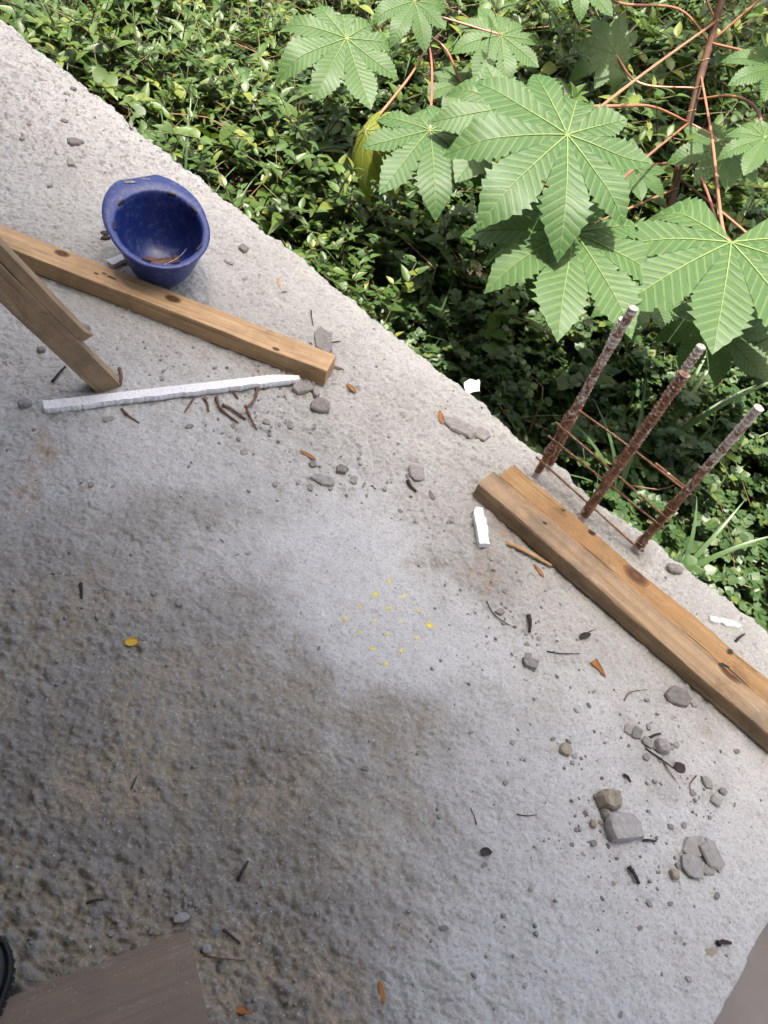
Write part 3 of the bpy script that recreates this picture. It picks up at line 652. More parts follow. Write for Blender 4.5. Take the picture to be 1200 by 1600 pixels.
def boot():
    tip = at(-2, 1474, .05); right = at(40, 1535, .04)
    root = empty('boot', (-.335, -.088, .02), R_(4)); tag(root, 'black rubber work boot toe beside the plywood board', 'boot')
    L = .30
    def shape(t):                                     # t 0 heel .. 1 toe: half width, centre offset, height
        hw = .035 + .016 * sstep(.35, .75, t) - .0; end = math.sqrt(max(0, 1 - (max(0, t - .80) / .20)**2)) if t > .80 else 1
        st = math.sqrt(max(0, 1 - (max(0, .12 - t) / .12)**2)) if t < .12 else 1
        return hw * end * st, .006 * math.sin(t * 3), .068 + .05 * sstep(.62, .30, t) - .012 * sstep(.75, 1, t)
    def loft(z0f, z1f, grow, m, name, dome):
        N = 26; S = 9; V = []
        ts = [0.5 - .5 * math.cos(math.pi * i / N) for i in range(N + 1)]
        for t in ts:
            hw, cx, h = shape(min(max(t, .0005), .9995)); hw += grow; y = (t - .5) * L * (1 + grow * 6)
            za, zb = z0f(t, h), z1f(t, h)
            for k in range(S * 2):
                a = 2 * math.pi * k / (S * 2); cx_, sx_ = math.cos(a), math.sin(a)
                e = .55 if dome else .25
                xx = math.copysign(abs(cx_)**e, cx_) * hw; f = .5 + .5 * math.copysign(abs(sx_)**e, sx_)
                V.append((cx + xx, y, za + (zb - za) * f))
        n = S * 2; Fc = [(i * n + k, i * n + (k + 1) % n, (i + 1) * n + (k + 1) % n, (i + 1) * n + k) for i in range(N) for k in range(n)]
        Fc += [tuple(range(n)), tuple(N * n + k for k in range(n - 1, -1, -1))]
        o = mesh_obj(name, V, Fc, m, root, True); bm = bmesh.new(); bm.from_mesh(o.data); bmesh.ops.recalc_face_normals(bm, faces=bm.faces); bm.to_mesh(o.data); bm.free(); return o
    loft(lambda t, h: 0, lambda t, h: .024, .006, M_sole, 'sole', False)
    loft(lambda t, h: .018, lambda t, h: .018 + h, 0, M_rubber, 'upper', True)
    # welt bead round the toe
    P = []
    for i in range(41):
        t = i / 40; s = -1 if t < .5 else 1; tt = .35 + .65 * (1 - abs(2 * t - 1)); hw, cx, h = shape(min(tt, .9995)); P.append((cx + s * (hw + .0035), (tt - .5) * L * 1.03, .027))
    V, Fc = tube(P, .0035, 6); mesh_obj('welt', V, Fc, M_sole, root, True)
    V, Fc = tube([(0, -.085, .06), (0, -.088, .14), (0, -.095, .24), (0, -.10, .34)], [.046, .050, .058, .066], 20); mesh_obj('shaft', V, Fc, M_rubber, root, True)
    for i in range(14):                               # tread lugs showing under the edge
        tt = .55 + .44 * i / 13; hw, cx, h = shape(min(tt, .99)); 
        o = mesh_obj('tread_lug', [(cx + hw + .004 + a * .005, (tt - .5) * L + b * .003, .010 + c * .008) for a in (-1, 1) for b in (-1, 1) for c in (-1, 1)], [(0, 1, 3, 2), (4, 6, 7, 5), (0, 4, 5, 1), (2, 3, 7, 6), (0, 2, 6, 4), (1, 5, 7, 3)], M_sole, root)
boot()

# ------------------------------------------------------------------ castor oil plants
def castor_leaf(parent, c, tip, nrm, seed, lobes=9, droop=.22, m=None, cup=.10, scale=1.0, inv=None):
    """palmate toothed blade: one mesh, plus its pale veins as a sub-part; c = where the stalk meets it, tip = end of the longest lobe"""
    c = Vector(c); x = Vector(tip) - c; Rr = x.length * scale; x.normalize(); n = Vector(nrm); z = (n - x * n.dot(x)).normalized(); y = z.cross(x)
    rs = np.random.default_rng(seed); ang = [0, 39, -39, 78, -78, 116, -116, 152, -152][:lobes]; ln = [1, .98, .96, .86, .84, .68, .66, .46, .45]
    V = []; Fc = []; LU = []; LS = []; VV_ = []; VF = []
    order = sorted(range(lobes), key=lambda i: ang[i])
    AN = {i: ang[i] + rs.normal(0, 2.0) for i in range(lobes)}; LE = {i: ln[i] * rs.uniform(.86, 1.08) for i in range(lobes)}
    def surf(px, py, rr, s, t):
        zz = -droop * rr**2 + cup * rr * .5 + .012 * math.sin(7 * px + seed) * rr + .015 * math.sin(9 * py + seed * 2) * rr
        return zz
    for oi, i in enumerate(order):
        a = R_(AN[i]); Li = LE[i]; gp = (AN[order[(oi + 1) % lobes]] - AN[i]) % 360; gm = (AN[i] - AN[order[oi - 1]]) % 360
        gp = min(gp, 60); gm = min(gm, 60); sinus = .52 * Li + .03
        N = 44; S = [-1, -.8, -.55, -.28, -.07, 0, .07, .28, .55, .8, 1]; i0 = len(V)
        dx, dy = math.cos(a), math.sin(a); tx, ty = -dy, dx; prev_bend = rs.normal(0, .05); ldroop = rs.uniform(-.06, .20)
        for k in range(N + 1):
            r = Li * k / N; t = min(1.0, max(0, (r - sinus) / (Li - sinus)))
            for s in S:
                g = gp if s > 0 else gm; tn = math.tan(R_(g / 2)); wmax = sinus * tn * .985
                if r <= sinus: wv = r * tn * .985
                else:
                    body = (1 - t)**1.12 * (1 + 1.7 * t)
                    wv = wmax * max(0, body) * .98
                    if abs(s) == 1 and t < .99:
                        saw = (k % 3) / 2.0; wv *= 1.0 + (.19 + .10 * math.sin(k * 1.7 + seed)) * (1 - saw) - .05
                off = s * wv; cb = prev_bend * t * t * .5
                px = dx * r + tx * (off + cb); py = dy * r + ty * (off + cb)
                rr = math.hypot(px, py)
                fold = .13 * abs(off) ; cor = .0032 * math.cos(2 * math.pi * 15 * (r / 1.0 - abs(off) * .75)) * min(1, abs(off) * 14) * min(1, rr * 3)
                zz = surf(px, py, rr, s, t) + fold * (.4 + .6 * min(1, rr * 1.5)) - ldroop * t * t + cor
                V.append(c + (x * px + y * py + z * zz) * Rr); LU.append(r); LS.append(off)
        m_ = len(S)
        for k in range(N):
            for j in range(m_ - 1):
                q = (i0 + k * m_ + j, i0 + (k + 1) * m_ + j, i0 + (k + 1) * m_ + j + 1, i0 + k * m_ + j + 1)
                if j in (0, m_ - 2) and k > 14 and rs.random() < .02: continue
                if rs.random() < .0012 and k > 10: continue     # insect bites
                Fc.append(q)
        # midrib ridge
        pts = [V[i0 + k * m_ + 5] + z * (.0016) for k in range(0, N - 1, 3)]
        tv, tf = tube(pts, [max(.0005, Rr * .0070 * (1 - .85 * q / len(pts))) for q in range(len(pts))], 5); b = len(VV_); VV_ += tv; VF += [tuple(b + q for q in f) for f in tf]
        for k in range(5, 34, 3):          # strongest side veins
            for sd_ in (0, 1):
                ix = [5, 6, 7, 8, 9] if sd_ else [5, 4, 3, 2, 1]; P = []
                for st_, jj in enumerate(ix):
                    kk = min(N - 1, k + st_ + (st_ > 2)); P.append(V[i0 + kk * m_ + jj] + z * .0009)
                if (P[0] - P[-1]).length < .02 * Rr: continue
                tv, tf = tube(P, [Rr * .0018, Rr * .0016, Rr * .0013, Rr * .0009, Rr * .0005], 3); b = len(VV_); VV_ += tv; VF += [tuple(b + q for q in f) for f in tf]
    rnd = rs.random()
    o = mesh_obj('leaf', V, Fc, m or M_castor, parent, True, attrs={'lu': LU, 'ls': LS, 'rnd': [rnd] * len(V)})
    v = mesh_obj('leaf_veins', VV_, VF, M_vein, o, True)
    if inv is not None: o.matrix_parent_inverse = inv
    return o
def petiole(parent, pts, r, m, inv):
    P = curve(pts, 18); V, Fc = tube(P, [r * (1.25 - .45 * i / 18) for i in range(19)], 8); o = mesh_obj('petiole', V, Fc, m, parent, True); o.matrix_parent_inverse = inv; return o
UPV = np.array([-.05, .12, 1.])
def tocam(P): d = np.array([0, 0, H]) - P; return d / np.linalg.norm(d)

# main plant
sb_xy = at(1000, 574, -.62); base = np.array([sb_xy[0], sb_xy[1], float(ground_z(sb_xy[0], sb_xy[1])) - .03]); s_top = dep(1130, -6, 2.72)
root = empty('castor_plant', tuple(base)); tag(root, 'tall castor oil plant with red leaf stalks and large toothed leaves behind the rebar', 'plant', 'castor oil plants')
inv1 = Matrix.Translation(-Vector(root.location))
s_ext = s_top + (s_top - base) / np.linalg.norm(s_top - base) * .95 + Z3 * .25
spts = [base, base + (s_top - base) * .33 + np.array([.015, 0, 0]), base + (s_top - base) * .66 - np.array([.01, 0, 0]), s_top, s_ext]
SP = curve(spts, 40); V, Fc = tube(SP, [.019 - .008 * i / 40 for i in range(41)], 12); o = mesh_obj('stem', V, Fc, M_stem, root, True); o.matrix_parent_inverse = inv1
stem_o = o
for i in range(9, 40, 2):
    d = SP[min(i + 1, 40)] - SP[i - 1]; dv, s1, s2 = frame(d, (.2, .3, .9)); r = .0198 - .008 * i / 40
    P = [SP[i] + (np.array(s1) * math.cos(a) + np.array(s2) * math.sin(a)) * r + np.array(dv) * .006 * math.sin(a) for a in np.linspace(0, 2 * math.pi, 17)]
    V, Fc = tube(P, .0016, 5); mesh_obj('node_ring', V, Fc, M_node, stem_o, True)
def on_stem(px, py):
    X, Y, _ = proj(np.array(SP)); k = int(np.argmin(np.hypot(X - px, Y - py))); return np.array(SP[k])
# (leaf centre px, depth), (tip px, depth), seed, normal bias to camera, droop, petiole px path -> stem px, colour
LEAVES = [
    ((886, 211), 2.20, (745, 338), 2.10, 1, .55, .10, [(925, 178), (1010, 112)], (1104, 46), 0),
    ((896, 363), 2.30, (868, 512), 2.12, 2, .45, .16, [(948, 305), (1005, 250)], (1078, 186), 1),
    ((1142, 379), 2.28, (1118, 556), 2.08, 3, .35, .20, [(1128, 350), (1113, 220)], (1101, 112), 0),
    ((1195, 215), 2.45, (1168, 268), 2.40, 4, .5, .12, [(1180, 168), (1140, 150)], (1087, 152), 0),
    ((1215, 105), 2.5, (1150, 122), 2.46, 5, .5, .15, [(1200, 90)], (1108, 60), 0),
    ((1135, 232), 2.85, (1085, 285), 2.8, 6, .5, .12, [(1110, 210)], (1075, 200), 1),
    ((962, 85), 2.9, (892, 60), 2.9, 7, .6, .12, [(1000, 130)], (1085, 132), 0),
    ((990, 262), 2.85, (955, 310), 2.8, 8, .5, .12, [(1010, 258)], (1063, 250), 1),
    ((800, 168), 2.42, (716, 268), 2.38, 9, .5, .16, [(960, 166), (1020, 167)], (1076, 190), 0),
    ((1118, 505), 2.48, (1128, 612), 2.40, 10, .4, .16, [(1127, 400), (1105, 300)], (1069, 236), 1),
    ((1210, 500), 2.5, (1195, 610), 2.42, 12, .3, .2, [(1200, 400)], (1060, 280), 0),
    ((1010, 452), 2.75, (985, 520), 2.65, 13, .4, .2, [(1025, 420)], (1040, 380), 1),
    ((905, -40), 2.6, (960, 30), 2.6, 14, .4, .1, [(965, 4), (1060, 14)], (1100, 52), 0),
    ((850, 395), 2.48, (775, 440), 2.44, 15, .45, .15, [(940, 345)], (1060, 300), 0),
]
for (cp, cd, tp, td, sd_, cb, dr, pp, sp_, red) in LEAVES:
    c = dep(*cp, cd); t = dep(*tp, td); n = UPV * (1 - cb) + tocam(c) * cb
    lf = castor_leaf(root, c, t, n, sd_ * 7, 7 if sd_ in (3, 10, 12) else 9, dr, inv=inv1)
    S = on_stem(*sp_); nn = len(pp); sdp = proj(S)[2]
    pts = [c - Vector(n).normalized() * .004] + [dep(q[0], q[1], (cd + (sdp - cd) * (k + 1) / (nn + 1))) for k, q in enumerate(pp)] + [S]
    petiole(root, [np.array(p) for p in pts], .0052 if cd < 2.6 else .0045, M_petiole_red if red else M_petiole, inv1)
# crown above the frame: its leaves throw the dappled shade on the bank
for i in range(9):
    f = .30 + .70 * i / 8; k = int(28 + 12 * i / 8); S = np.array(SP[min(k, 40)]); a = i * 2.4 + .5; Lp_ = .50 - .015 * i
    c = S + np.array([math.cos(a) * Lp_, math.sin(a) * Lp_ * .8, .22]); t = c + np.array([math.cos(a) * .30, math.sin(a) * .30, -.06])
    X, Y, D_ = proj(np.array([c, t, c * 2 - t, c + [0, 0, -.1]]))
    if np.any((Y > -60) & (X < 1260)): c[2] += .35; t[2] += .35
    X, Y, D_ = proj(np.array([c, t, c * 2 - t]))
    if np.any((Y > -30) & (X < 1230)): continue
    castor_leaf(root, c, t, (0, .1, 1), 100 + i, 9, .2, inv=inv1); petiole(root, [c, (c + S) / 2 + Z3 * .06, S], .005, M_petiole, inv1)

# unseen third plant, added outside the frame to shade the bank behind the rebar
b3_ = np.array([2.15, 2.05, 0]); b3_[2] = float(ground_z(b3_[0], b3_[1])) - .03
root3 = empty('castor_plant', tuple(b3_)); tag(root3, 'unseen castor oil plant added past the slab corner to shade the ground cover', 'plant', 'castor oil plants'); inv3 = Matrix.Translation(-Vector(root3.location))
SP3 = curve([b3_, b3_ + np.array([-.10, .0, 1.1]), b3_ + np.array([-.35, -.05, 2.1]), b3_ + np.array([-.6, -.1, 2.9])], 24); V, Fc = tube(SP3, [.020 - .009 * i / 24 for i in range(25)], 10); o = mesh_obj('stem', V, Fc, M_stem, root3, True); o.matrix_parent_inverse = inv3
n3_ = 0
for i in range(40):
    S = np.array(SP3[10 + (i * 14) // 40]); a = i * 2.4 + 2.2; Lp_ = .42 + .18 * ((i * 7) % 5) / 5
    c = S + np.array([math.cos(a) * Lp_, math.sin(a) * Lp_, .15]); t = c + np.array([math.cos(a) * .30, math.sin(a) * .30, -.06])
    X, Y, D_ = proj(np.array([c, t, c * 2 - t, c + [.28, .28, 0], c + [-.28, .28, 0], c + [-.28, -.28, 0], c + [.28, -.28, 0], (c + S) / 2, S]))
    if np.any((X < 1225) & (Y > -20) & (Y < 1650) & (D_ > .1)): continue
    n3_ += 1
    if n3_ > 16: break
    castor_leaf(root3, c, t, (0, .1, 1), 140 + i, 9, .15, inv=inv3); petiole(root3, [c, (c + S) / 2 + Z3 * .06, S], .005, M_petiole, inv3)
# second, smaller plant further along the bank
b2_ = at(640, 300, -.55); base2 = np.array([b2_[0], b2_[1], float(ground_z(b2_[0], b2_[1])) - .03]); top2 = dep(668, 20, 2.72)
root2 = empty('castor_plant', tuple(base2)); tag(root2, 'smaller castor oil plant with one yellowing leaf, above the middle of the slab edge', 'plant', 'castor oil plants')
inv2 = Matrix.Translation(-Vector(root2.location))
SP = curve([base2, base2 * .5 + top2 * .5 + np.array([.03, .02, 0]), top2, top2 + Z3 * .35], 24); V, Fc = tube(SP, [.012 - .005 * i / 24 for i in range(25)], 10); o = mesh_obj('stem', V, Fc, M_stem, root2, True); o.matrix_parent_inverse = inv2
for (cp, cd, tp, td, sd_, cb, dr, pp, sp_, red, mm) in [
    ((541, 60), 2.62, (488, 158), 2.55, 21, .55, .10, [(600, 70)], (668, 40), 0, None),
    ((647, 2), 2.66, (612, 58), 2.6, 22, .5, .2, [], (668, 20), 0, None),
    ((783, 55), 2.75, (737, 122), 2.7, 23, .5, .12, [(720, 36)], (670, 28), 1, None),
    ((672, 204), 2.5, (688, 322), 2.4, 24, .5, .14, [(675, 110)], (668, 50), 1, None),
    ((572, 205), 2.55, (580, 292), 2.5, 25, .05, .5, [(640, 120)], (670, 60), 0, M_castor_dead),
    ((720, 130), 2.85, (690, 180), 2.8, 26, .5, .14, [], (668, 60), 0, None),
]:
    c = dep(*cp, cd); t = dep(*tp, td); n = UPV * (1 - cb) + tocam(c) * cb
    if mm is not None: n = np.array([-.3, -.9, .25])
    castor_leaf(root2, c, t, n, sd_ * 5, 9, dr, m=mm, cup=.1 if mm is None else -.5, scale=1.0 if mm is None else .95, inv=inv2)
    S = on_stem(*sp_); pts = [c] + [dep(q[0], q[1], (cd + proj(S)[2]) / 2) for q in pp] + ([(c + S) / 2 + Z3 * .03] if not pp else []) + [S]
    petiole(root2, [np.array(p) for p in pts], .0042, M_petiole_red if red else M_petiole, inv2)

# ------------------------------------------------------------------ undergrowth
def ovate(L, W, droop, fold, n=4, pointed=1.4):
    V = [(0, 0, 0)]; Fc = []
    for k in range(1, n + 1):
        t = k / (n + 1); wv = W * .5 * (math.sin(math.pi * t**.72))**.9 * (1 if pointed == 0 else (1 - .25 * t)); z = -droop * t * t * L; up = fold * wv
        V += [(t * L, -wv, z + up), (t * L, 0, z), (t * L, wv, z + up)]
    V.append((L, 0, -droop * L)); tip = len(V) - 1
    Fc += [(0, 1, 2), (0, 2, 3)]
    for k in range(n - 1):
        a = 1 + 3 * k; b = a + 3; Fc += [(a, b, b + 1), (a, b + 1, a + 1), (a + 1, b + 1, b + 2), (a + 1, b + 2, a + 2)]
    a = 1 + 3 * (n - 1); Fc += [(a, tip, a + 1), (a + 1, tip, a + 2)]
    return np.array(V), np.array(Fc)
def leaf_M(p, az, pitch, roll=0.0, s=1.0):
    return np.array(Matrix.Translation(p) @ Matrix.Rotation(az, 4, 'Z') @ Matrix.Rotation(-pitch, 4, 'Y') @ Matrix.Rotation(roll, 4, 'X') @ Matrix.Scale(s, 4))
def xf(M, V): return V @ M[:3, :3].T + M[:3, 3]
class Mass:
    def __init__(s): s.V = []; s.F = []; s.r = []; s.n = 0
    def add(s, V, Fq, r): s.V.append(V); s.F.append(Fq + s.n); s.r.append(np.full(len(V), r)); s.n += len(V)
    def merged(s): return np.concatenate(s.V), np.concatenate(s.F), np.concatenate(s.r)
def tri_tube(pts, rad, seg=4):
    V, Fc = tube(pts, rad, seg); T = []
    for f in Fc:
        for k in range(1, len(f) - 1): T.append((f[0], f[k], f[k + 1]))
    return np.array([tuple(v) for v in V]), np.array(T)
LEAF_A = [ovate(.075, .036, d, f) for d, f in ((.25, .35), (.45, .25), (.1, .5))]
LEAF_R = ovate(.032, .028, .1, .15, 2, 0)
def weed_proto(seed, h=.36, pairs=6, lsc=1.0):
    """pointed-leaf weed: returns (stem mesh, [(leaf kind, matrix, rnd)])"""
    rs = np.random.default_rng(seed); lean = rs.normal(0, .10, 2); P = [np.array([lean[0] * t * t * 2, lean[1] * t * t * 2, h * t]) for t in np.linspace(0, 1, 6)]
    stem = tri_tube(P, [.0030, .0028, .0025, .0022, .0018, .0012], 4); L = []; az = rs.uniform(0, 6.28)
    for k in range(pairs):
        t = .30 + .70 * k / (pairs - 1); p = Vector(np.array([lean[0] * t * t * 2, lean[1] * t * t * 2, h * t])); az += 1.57 + rs.normal(0, .2); s = (1.15 - .62 * max(0, t - .45) / .55) * rs.uniform(.8, 1.2) * lsc
        for q in (0, math.pi): L.append((int(rs.integers(3)), leaf_M(p, az + q + rs.normal(0, .15), R_(rs.uniform(-5, 35) + 18 * t), rs.normal(0, .25), s), float(rs.random())))
    return stem, L
def clover_proto(seed):
    rs = np.random.default_rng(seed); m = Mass()
    for b in range(7):
        az = rs.uniform(0, 6.28); l = rs.uniform(.10, .24); hh = rs.uniform(.10, .30); P = [np.array([math.cos(az) * l * t, math.sin(az) * l * t, hh * (1 - (1 - t)**2)]) for t in np.linspace(0, 1, 5)]
        v, f = tri_tube(P, .0013, 3); m.add(v, f, .1)
        for k in range(9):
            t = .35 + .65 * k / 8; p = Vector((math.cos(az) * l * t, math.sin(az) * l * t, hh * (1 - (1 - t)**2)))
            for s in (-1, 1): m.add(xf(leaf_M(p, az + s * 1.2 + rs.normal(0, .2), R_(rs.uniform(-10, 30)), rs.normal(0, .3), rs.uniform(.75, 1.25)), LEAF_R[0]), LEAF_R[1], float(rs.random()))
    return m.merged()
def blade(L, W, arch, az, pitch, n=9):
    V = []; Fc = []
    p = np.zeros(3); ang = pitch
    for k in range(n + 1):
        t = k / n; wv = W * .5 * (1 - t**2.2) + .0004; d = np.array([math.cos(az) * math.cos(ang), math.sin(az) * math.cos(ang), math.sin(ang)]); s = np.array([-math.sin(az), math.cos(az), 0])
        V += [p - s * wv + np.array([0, 0, wv * .35]), p.copy(), p + s * wv + np.array([0, 0, wv * .35])]; p = p + d * L / n; ang -= arch / n
    for k in range(n):
        a = 3 * k; b = a + 3; Fc += [(a, b, b + 1), (a, b + 1, a + 1), (a + 1, b + 1, b + 2), (a + 1, b + 2, a + 2)]
    return np.array(V), np.array(Fc)
PA = [weed_proto(200 + i, .30 + .04 * (i % 4), 5 + i % 3) for i in range(8)]
PC = [clover_proto(300 + i) for i in range(4)]
def bank(u, d): P = K + EDIR * u - INW * d; return P[0], P[1], float(ground_z(P[0], P[1]))
rsv = np.random.default_rng(11)
mW, mC, mG, mS, mL = Mass(), Mass(), Mass(), Mass(), Mass()
def put_weed(x, y, z, s, az, tilt, proto):
    M = np.array(Matrix.Translation((x, y, z)) @ Matrix.Rotation(az, 4, 'Z') @ Matrix.Rotation(tilt, 4, 'X') @ Matrix.Scale(s, 4)); stem, L = proto
    mS.add(xf(M, stem[0]), stem[1], .3); r0 = rsv.random() * .5
    for kind, ML, r in L:
        v, f = LEAF_A[kind]; mW.add(xf(M @ ML, v), f, (r0 + r * .5))
NW = 0
for i in range(7800):
    d = rsv.uniform(.02, 1) ** 1.25 * 4.6; u = rsv.uniform(-2.4, 5.2)
    x, y, z = bank(u, d); X, Y, D_ = proj(np.array([x, y, z + .3]))
    if D_ < .3 or X < -160 or X > 1360 or Y < -260: continue
    if u < .15 and d < .6: continue
    shady = sstep(650, 900, X) * sstep(300, 520, Y) + .75 * sstep(500, 640, X) * sstep(300, 430, Y)      # fewer tall weeds by the rebar
    if rsv.random() < .93 * shady: continue
    if perlin(x * 3.1, y * 3.1, 140) + .35 * perlin(x * 9, y * 9, 141) < -.22 + .1 * rsv.normal(): continue
    s = rsv.uniform(.5, 1.0)**.8 * (1.12 + .14 * d) * (1 + .3 * float(perlin(x * 1.3, y * 1.3, 150))) * (1 - .45 * sstep(.35, .0, d))
    put_weed(x, y, z - .02, s, rsv.uniform(0, 6.28), rsv.normal(0, .14), PA[int(rsv.integers(8))]); NW += 1
for i in range(1500):
    d = rsv.uniform(.02, 1) ** 1.3 * 2.2; u = rsv.uniform(-1.6, 3.0)
    x, y, z = bank(u, d); X, Y, D_ = proj(np.array([x, y, z + .15]))
    if D_ < .3 or X < 200 or X > 1360 or Y < 100: continue
    if u < .15 and d < .6: continue
    if rsv.random() > .15 + .85 * sstep(600, 800, X) * sstep(250, 500, Y): continue
    v, f, r = PC[int(rsv.integers(4))]; M = leaf_M(Vector((x, y, z - .02)), rsv.uniform(0, 6.28), 0, rsv.normal(0, .12), rsv.uniform(.7, 1.2)); mC.V.append(xf(M, v)); mC.F.append(f + mC.n); mC.r.append(np.mod(r + rsv.random() * .3, 1)); mC.n += len(v)
for i in range(800):
    d = rsv.uniform(.05, 1) * 3.2; u = rsv.uniform(-2, 4.5); x, y, z = bank(u, d)
    if u < .15 and d < .6: continue
    for k in range(int(rsv.integers(1, 5))):
        v, f = blade(rsv.uniform(.25, .6), rsv.uniform(.004, .012), rsv.uniform(.4, 1.8), rsv.uniform(0, 6.28), R_(rsv.uniform(45, 85))); mG.add(v + np.array([x, y, z]), f, rsv.random())
for i in range(900):                                 # dead stems and twigs tangled through it
    d = rsv.uniform(.03, 1) * 2.6; u = rsv.uniform(-2, 4.2); x, y, z = bank(u, d); az = rsv.uniform(0, 6.28); l = rsv.uniform(.12, .45); e = rsv.uniform(-.1, .5)
    p0 = np.array([x, y, z + rsv.uniform(.01, .18)]); P = curve([p0, p0 + np.array([math.cos(az) * l * .5, math.sin(az) * l * .5, l * e * .7]) + rsv.normal(0, .02, 3), p0 + np.array([math.cos(az) * l, math.sin(az) * l, l * e])], 5)
    v, f = tri_tube(P, rsv.uniform(.0009, .0028), 3); mL.add(v, f, rsv.random())
for i in range(1600):                                # leaf litter
    d = rsv.uniform(.0, 1) * 2.6; u = rsv.uniform(-2, 4.2); x, y, z = bank(u, d)
    v, f = LEAF_A[int(rsv.integers(3))]; mL.add(xf(leaf_M(Vector((x, y, z + rsv.uniform(.0, .05))), rsv.uniform(0, 6.28), rsv.normal(0, .5), rsv.normal(0, .6), rsv.uniform(.6, 1.5)), v), f, rsv.random())
def mass_obj(name, m, mt, label, cat):
    V, Fq, r = m.merged(); o = mesh_obj(name, V, Fq, mt, smooth=True, attrs={'rnd': r}); return tag(o, label, cat, kind='stuff')
mass_obj('undergrowth', mW, M_weed, 'dense bright green pointed-leaf weeds covering the bank', 'weeds')
mass_obj('weed_stems', mS, M_wstem, 'thin stems of the weeds covering the bank', 'weeds')
mass_obj('ground_cover', mC, M_weed2, 'low small round-leaved ground cover in the shade behind the rebar', 'ground cover')
mass_obj('grass', mG, M_grass, 'thin grass blades growing among the weeds', 'grass')
mass_obj('leaf_litter', mL, M_litter, 'brown dead leaves and twigs on the soil', 'litter')
# single weeds that stand out at the slab edge and in the sun
leafA_obj = []
proto_ob = {}
def weed_thing(px, py, z, s, az, proto_i, label, group, mt=None):
    P = at(px, py, z); g = float(ground_z(P[0], P[1])); stem, L = PA[proto_i]; top = stem[0][:, 2].max(); s2 = s
    rt = empty('weed', (P[0], P[1], z - top * s2), az); rt.scale = (s2,) * 3; tag(rt, label, 'weed', group)
    key = ('s', proto_i)
    if key not in proto_ob:
        proto_ob[key] = mesh_obj('stem', stem[0], stem[1], M_wstem, rt, True).data
        o = None
    else:
        o = bpy.data.objects.new('stem', proto_ob[key]); col.objects.link(o); o.parent = rt
    for kind, ML, r in L:
        k2 = ('l', kind, mt.name if mt else '')
        if k2 not in proto_ob: o = mesh_obj('leaf', LEAF_A[kind][0], LEAF_A[kind][1], mt or M_weed, rt, True, attrs={'rnd': np.zeros(len(LEAF_A[kind][0]))}); proto_ob[k2] = o.data
        else: o = bpy.data.objects.new('leaf', proto_ob[k2]); col.objects.link(o); o.parent = rt
        o.matrix_basis = Matrix([list(map(float, row)) for row in ML])
spots = [(60, 60, -.08), (100, 80, -.1), (128, 75, -.12), (160, 95, -.15), (180, 150, -.12), (215, 135, -.2), (240, 190, -.15), (270, 180, -.25), (300, 240, -.18), (330, 225, -.3), (355, 290, -.2), (380, 260, -.35), (410, 330, -.28), (430, 290, -.3), (250, 110, -.3), (310, 140, -.35),
         (360, 180, -.35), (410, 210, -.3), (200, 60, -.3), (285, 70, -.35), (340, 90, -.35), (400, 60, -.3), (440, 150, -.35), (120, 20, -.25), (60, 15, -.2), (470, 380, -.45), (590, 345, -.4), (640, 430, -.5), (720, 395, -.4), (700, 440, -.5), (520, 330, -.45), (560, 300, -.4)]
for i, (px, py, z) in enumerate(spots):
    sz = rsv.uniform(.8, 1.15); WL = min([(245, 350, 'straight out from the hard hat'), (60, 40, 'at the far end of the slab edge'), (541, 60, 'below the smaller castor plant'), (500, 560, 'out from the pine batten end'), (640, 430, 'between the slab and the castor leaves'), (330, 120, 'in the sunny bank'), (170, 110, 'in front of the broad grass')], key=lambda q: (q[0] - px)**2 + (q[1] - py)**2)
    weed_thing(px, py, z, sz, rsv.uniform(0, 6.28), i % 8, f"{'tall' if sz > 1.03 else 'short'} pointed-leaf weed with {len(PA[i % 8][1])} leaves {WL[2]}", 'pointed-leaf weeds on the bank')
# broad grass clumps
def grass_clump(px, py, z, n, L, W, label, azs, m=M_grass, pitch=(55, 80)):
    P = at(px, py, z); rt = empty('grass_clump', tuple(P)); tag(rt, label, 'grass', 'broad-bladed grass clumps')
    for k in range(n):
        v, f = blade(L * rsv.uniform(.75, 1.1), W * rsv.uniform(.8, 1.1), rsv.uniform(.5, 1.3), azs + rsv.normal(0, .5), R_(rsv.uniform(*pitch)), 12)
        mesh_obj('blade', v, f, m, rt, True, attrs={'rnd': np.full(len(v), rsv.random())})
for a_ in (
    (98, 160, -.5, 5, .75, .022, 'tall bluish grass blades at the far end of the slab edge', 1.8),
    (160, 70, -.45, 4, .7, .02, 'bluish grass blades behind the sunny weeds past the hard hat', 2.2),
    (560, 420, -.65, 4, .55, .018, 'arching grass blades close to the slab beyond the batten end', 1.2),
    (1010, 720, -.75, 5, .7, .022, 'broad grass blades between the second and third rebar', 1.3),
    (880, 560, -.8, 5, .8, .024, 'long dark grass blades behind the first rebar', .6),
    (1060, 900, -.6, 4, .35, .02, 'short pale grass blades at the slab edge past the last rebar', .9),
    (960, 780, -.7, 3, .5, .024, 'grass blades growing under the rebar stirrups', 2.4),
    (470, 130, -.5, 3, .6, .018, 'grass blades below the smaller castor plant', 2.9),
    (640, 380, -.6, 4, .6, .02, 'grass blades under the dark castor leaf', 1.9)): grass_clump(*a_)

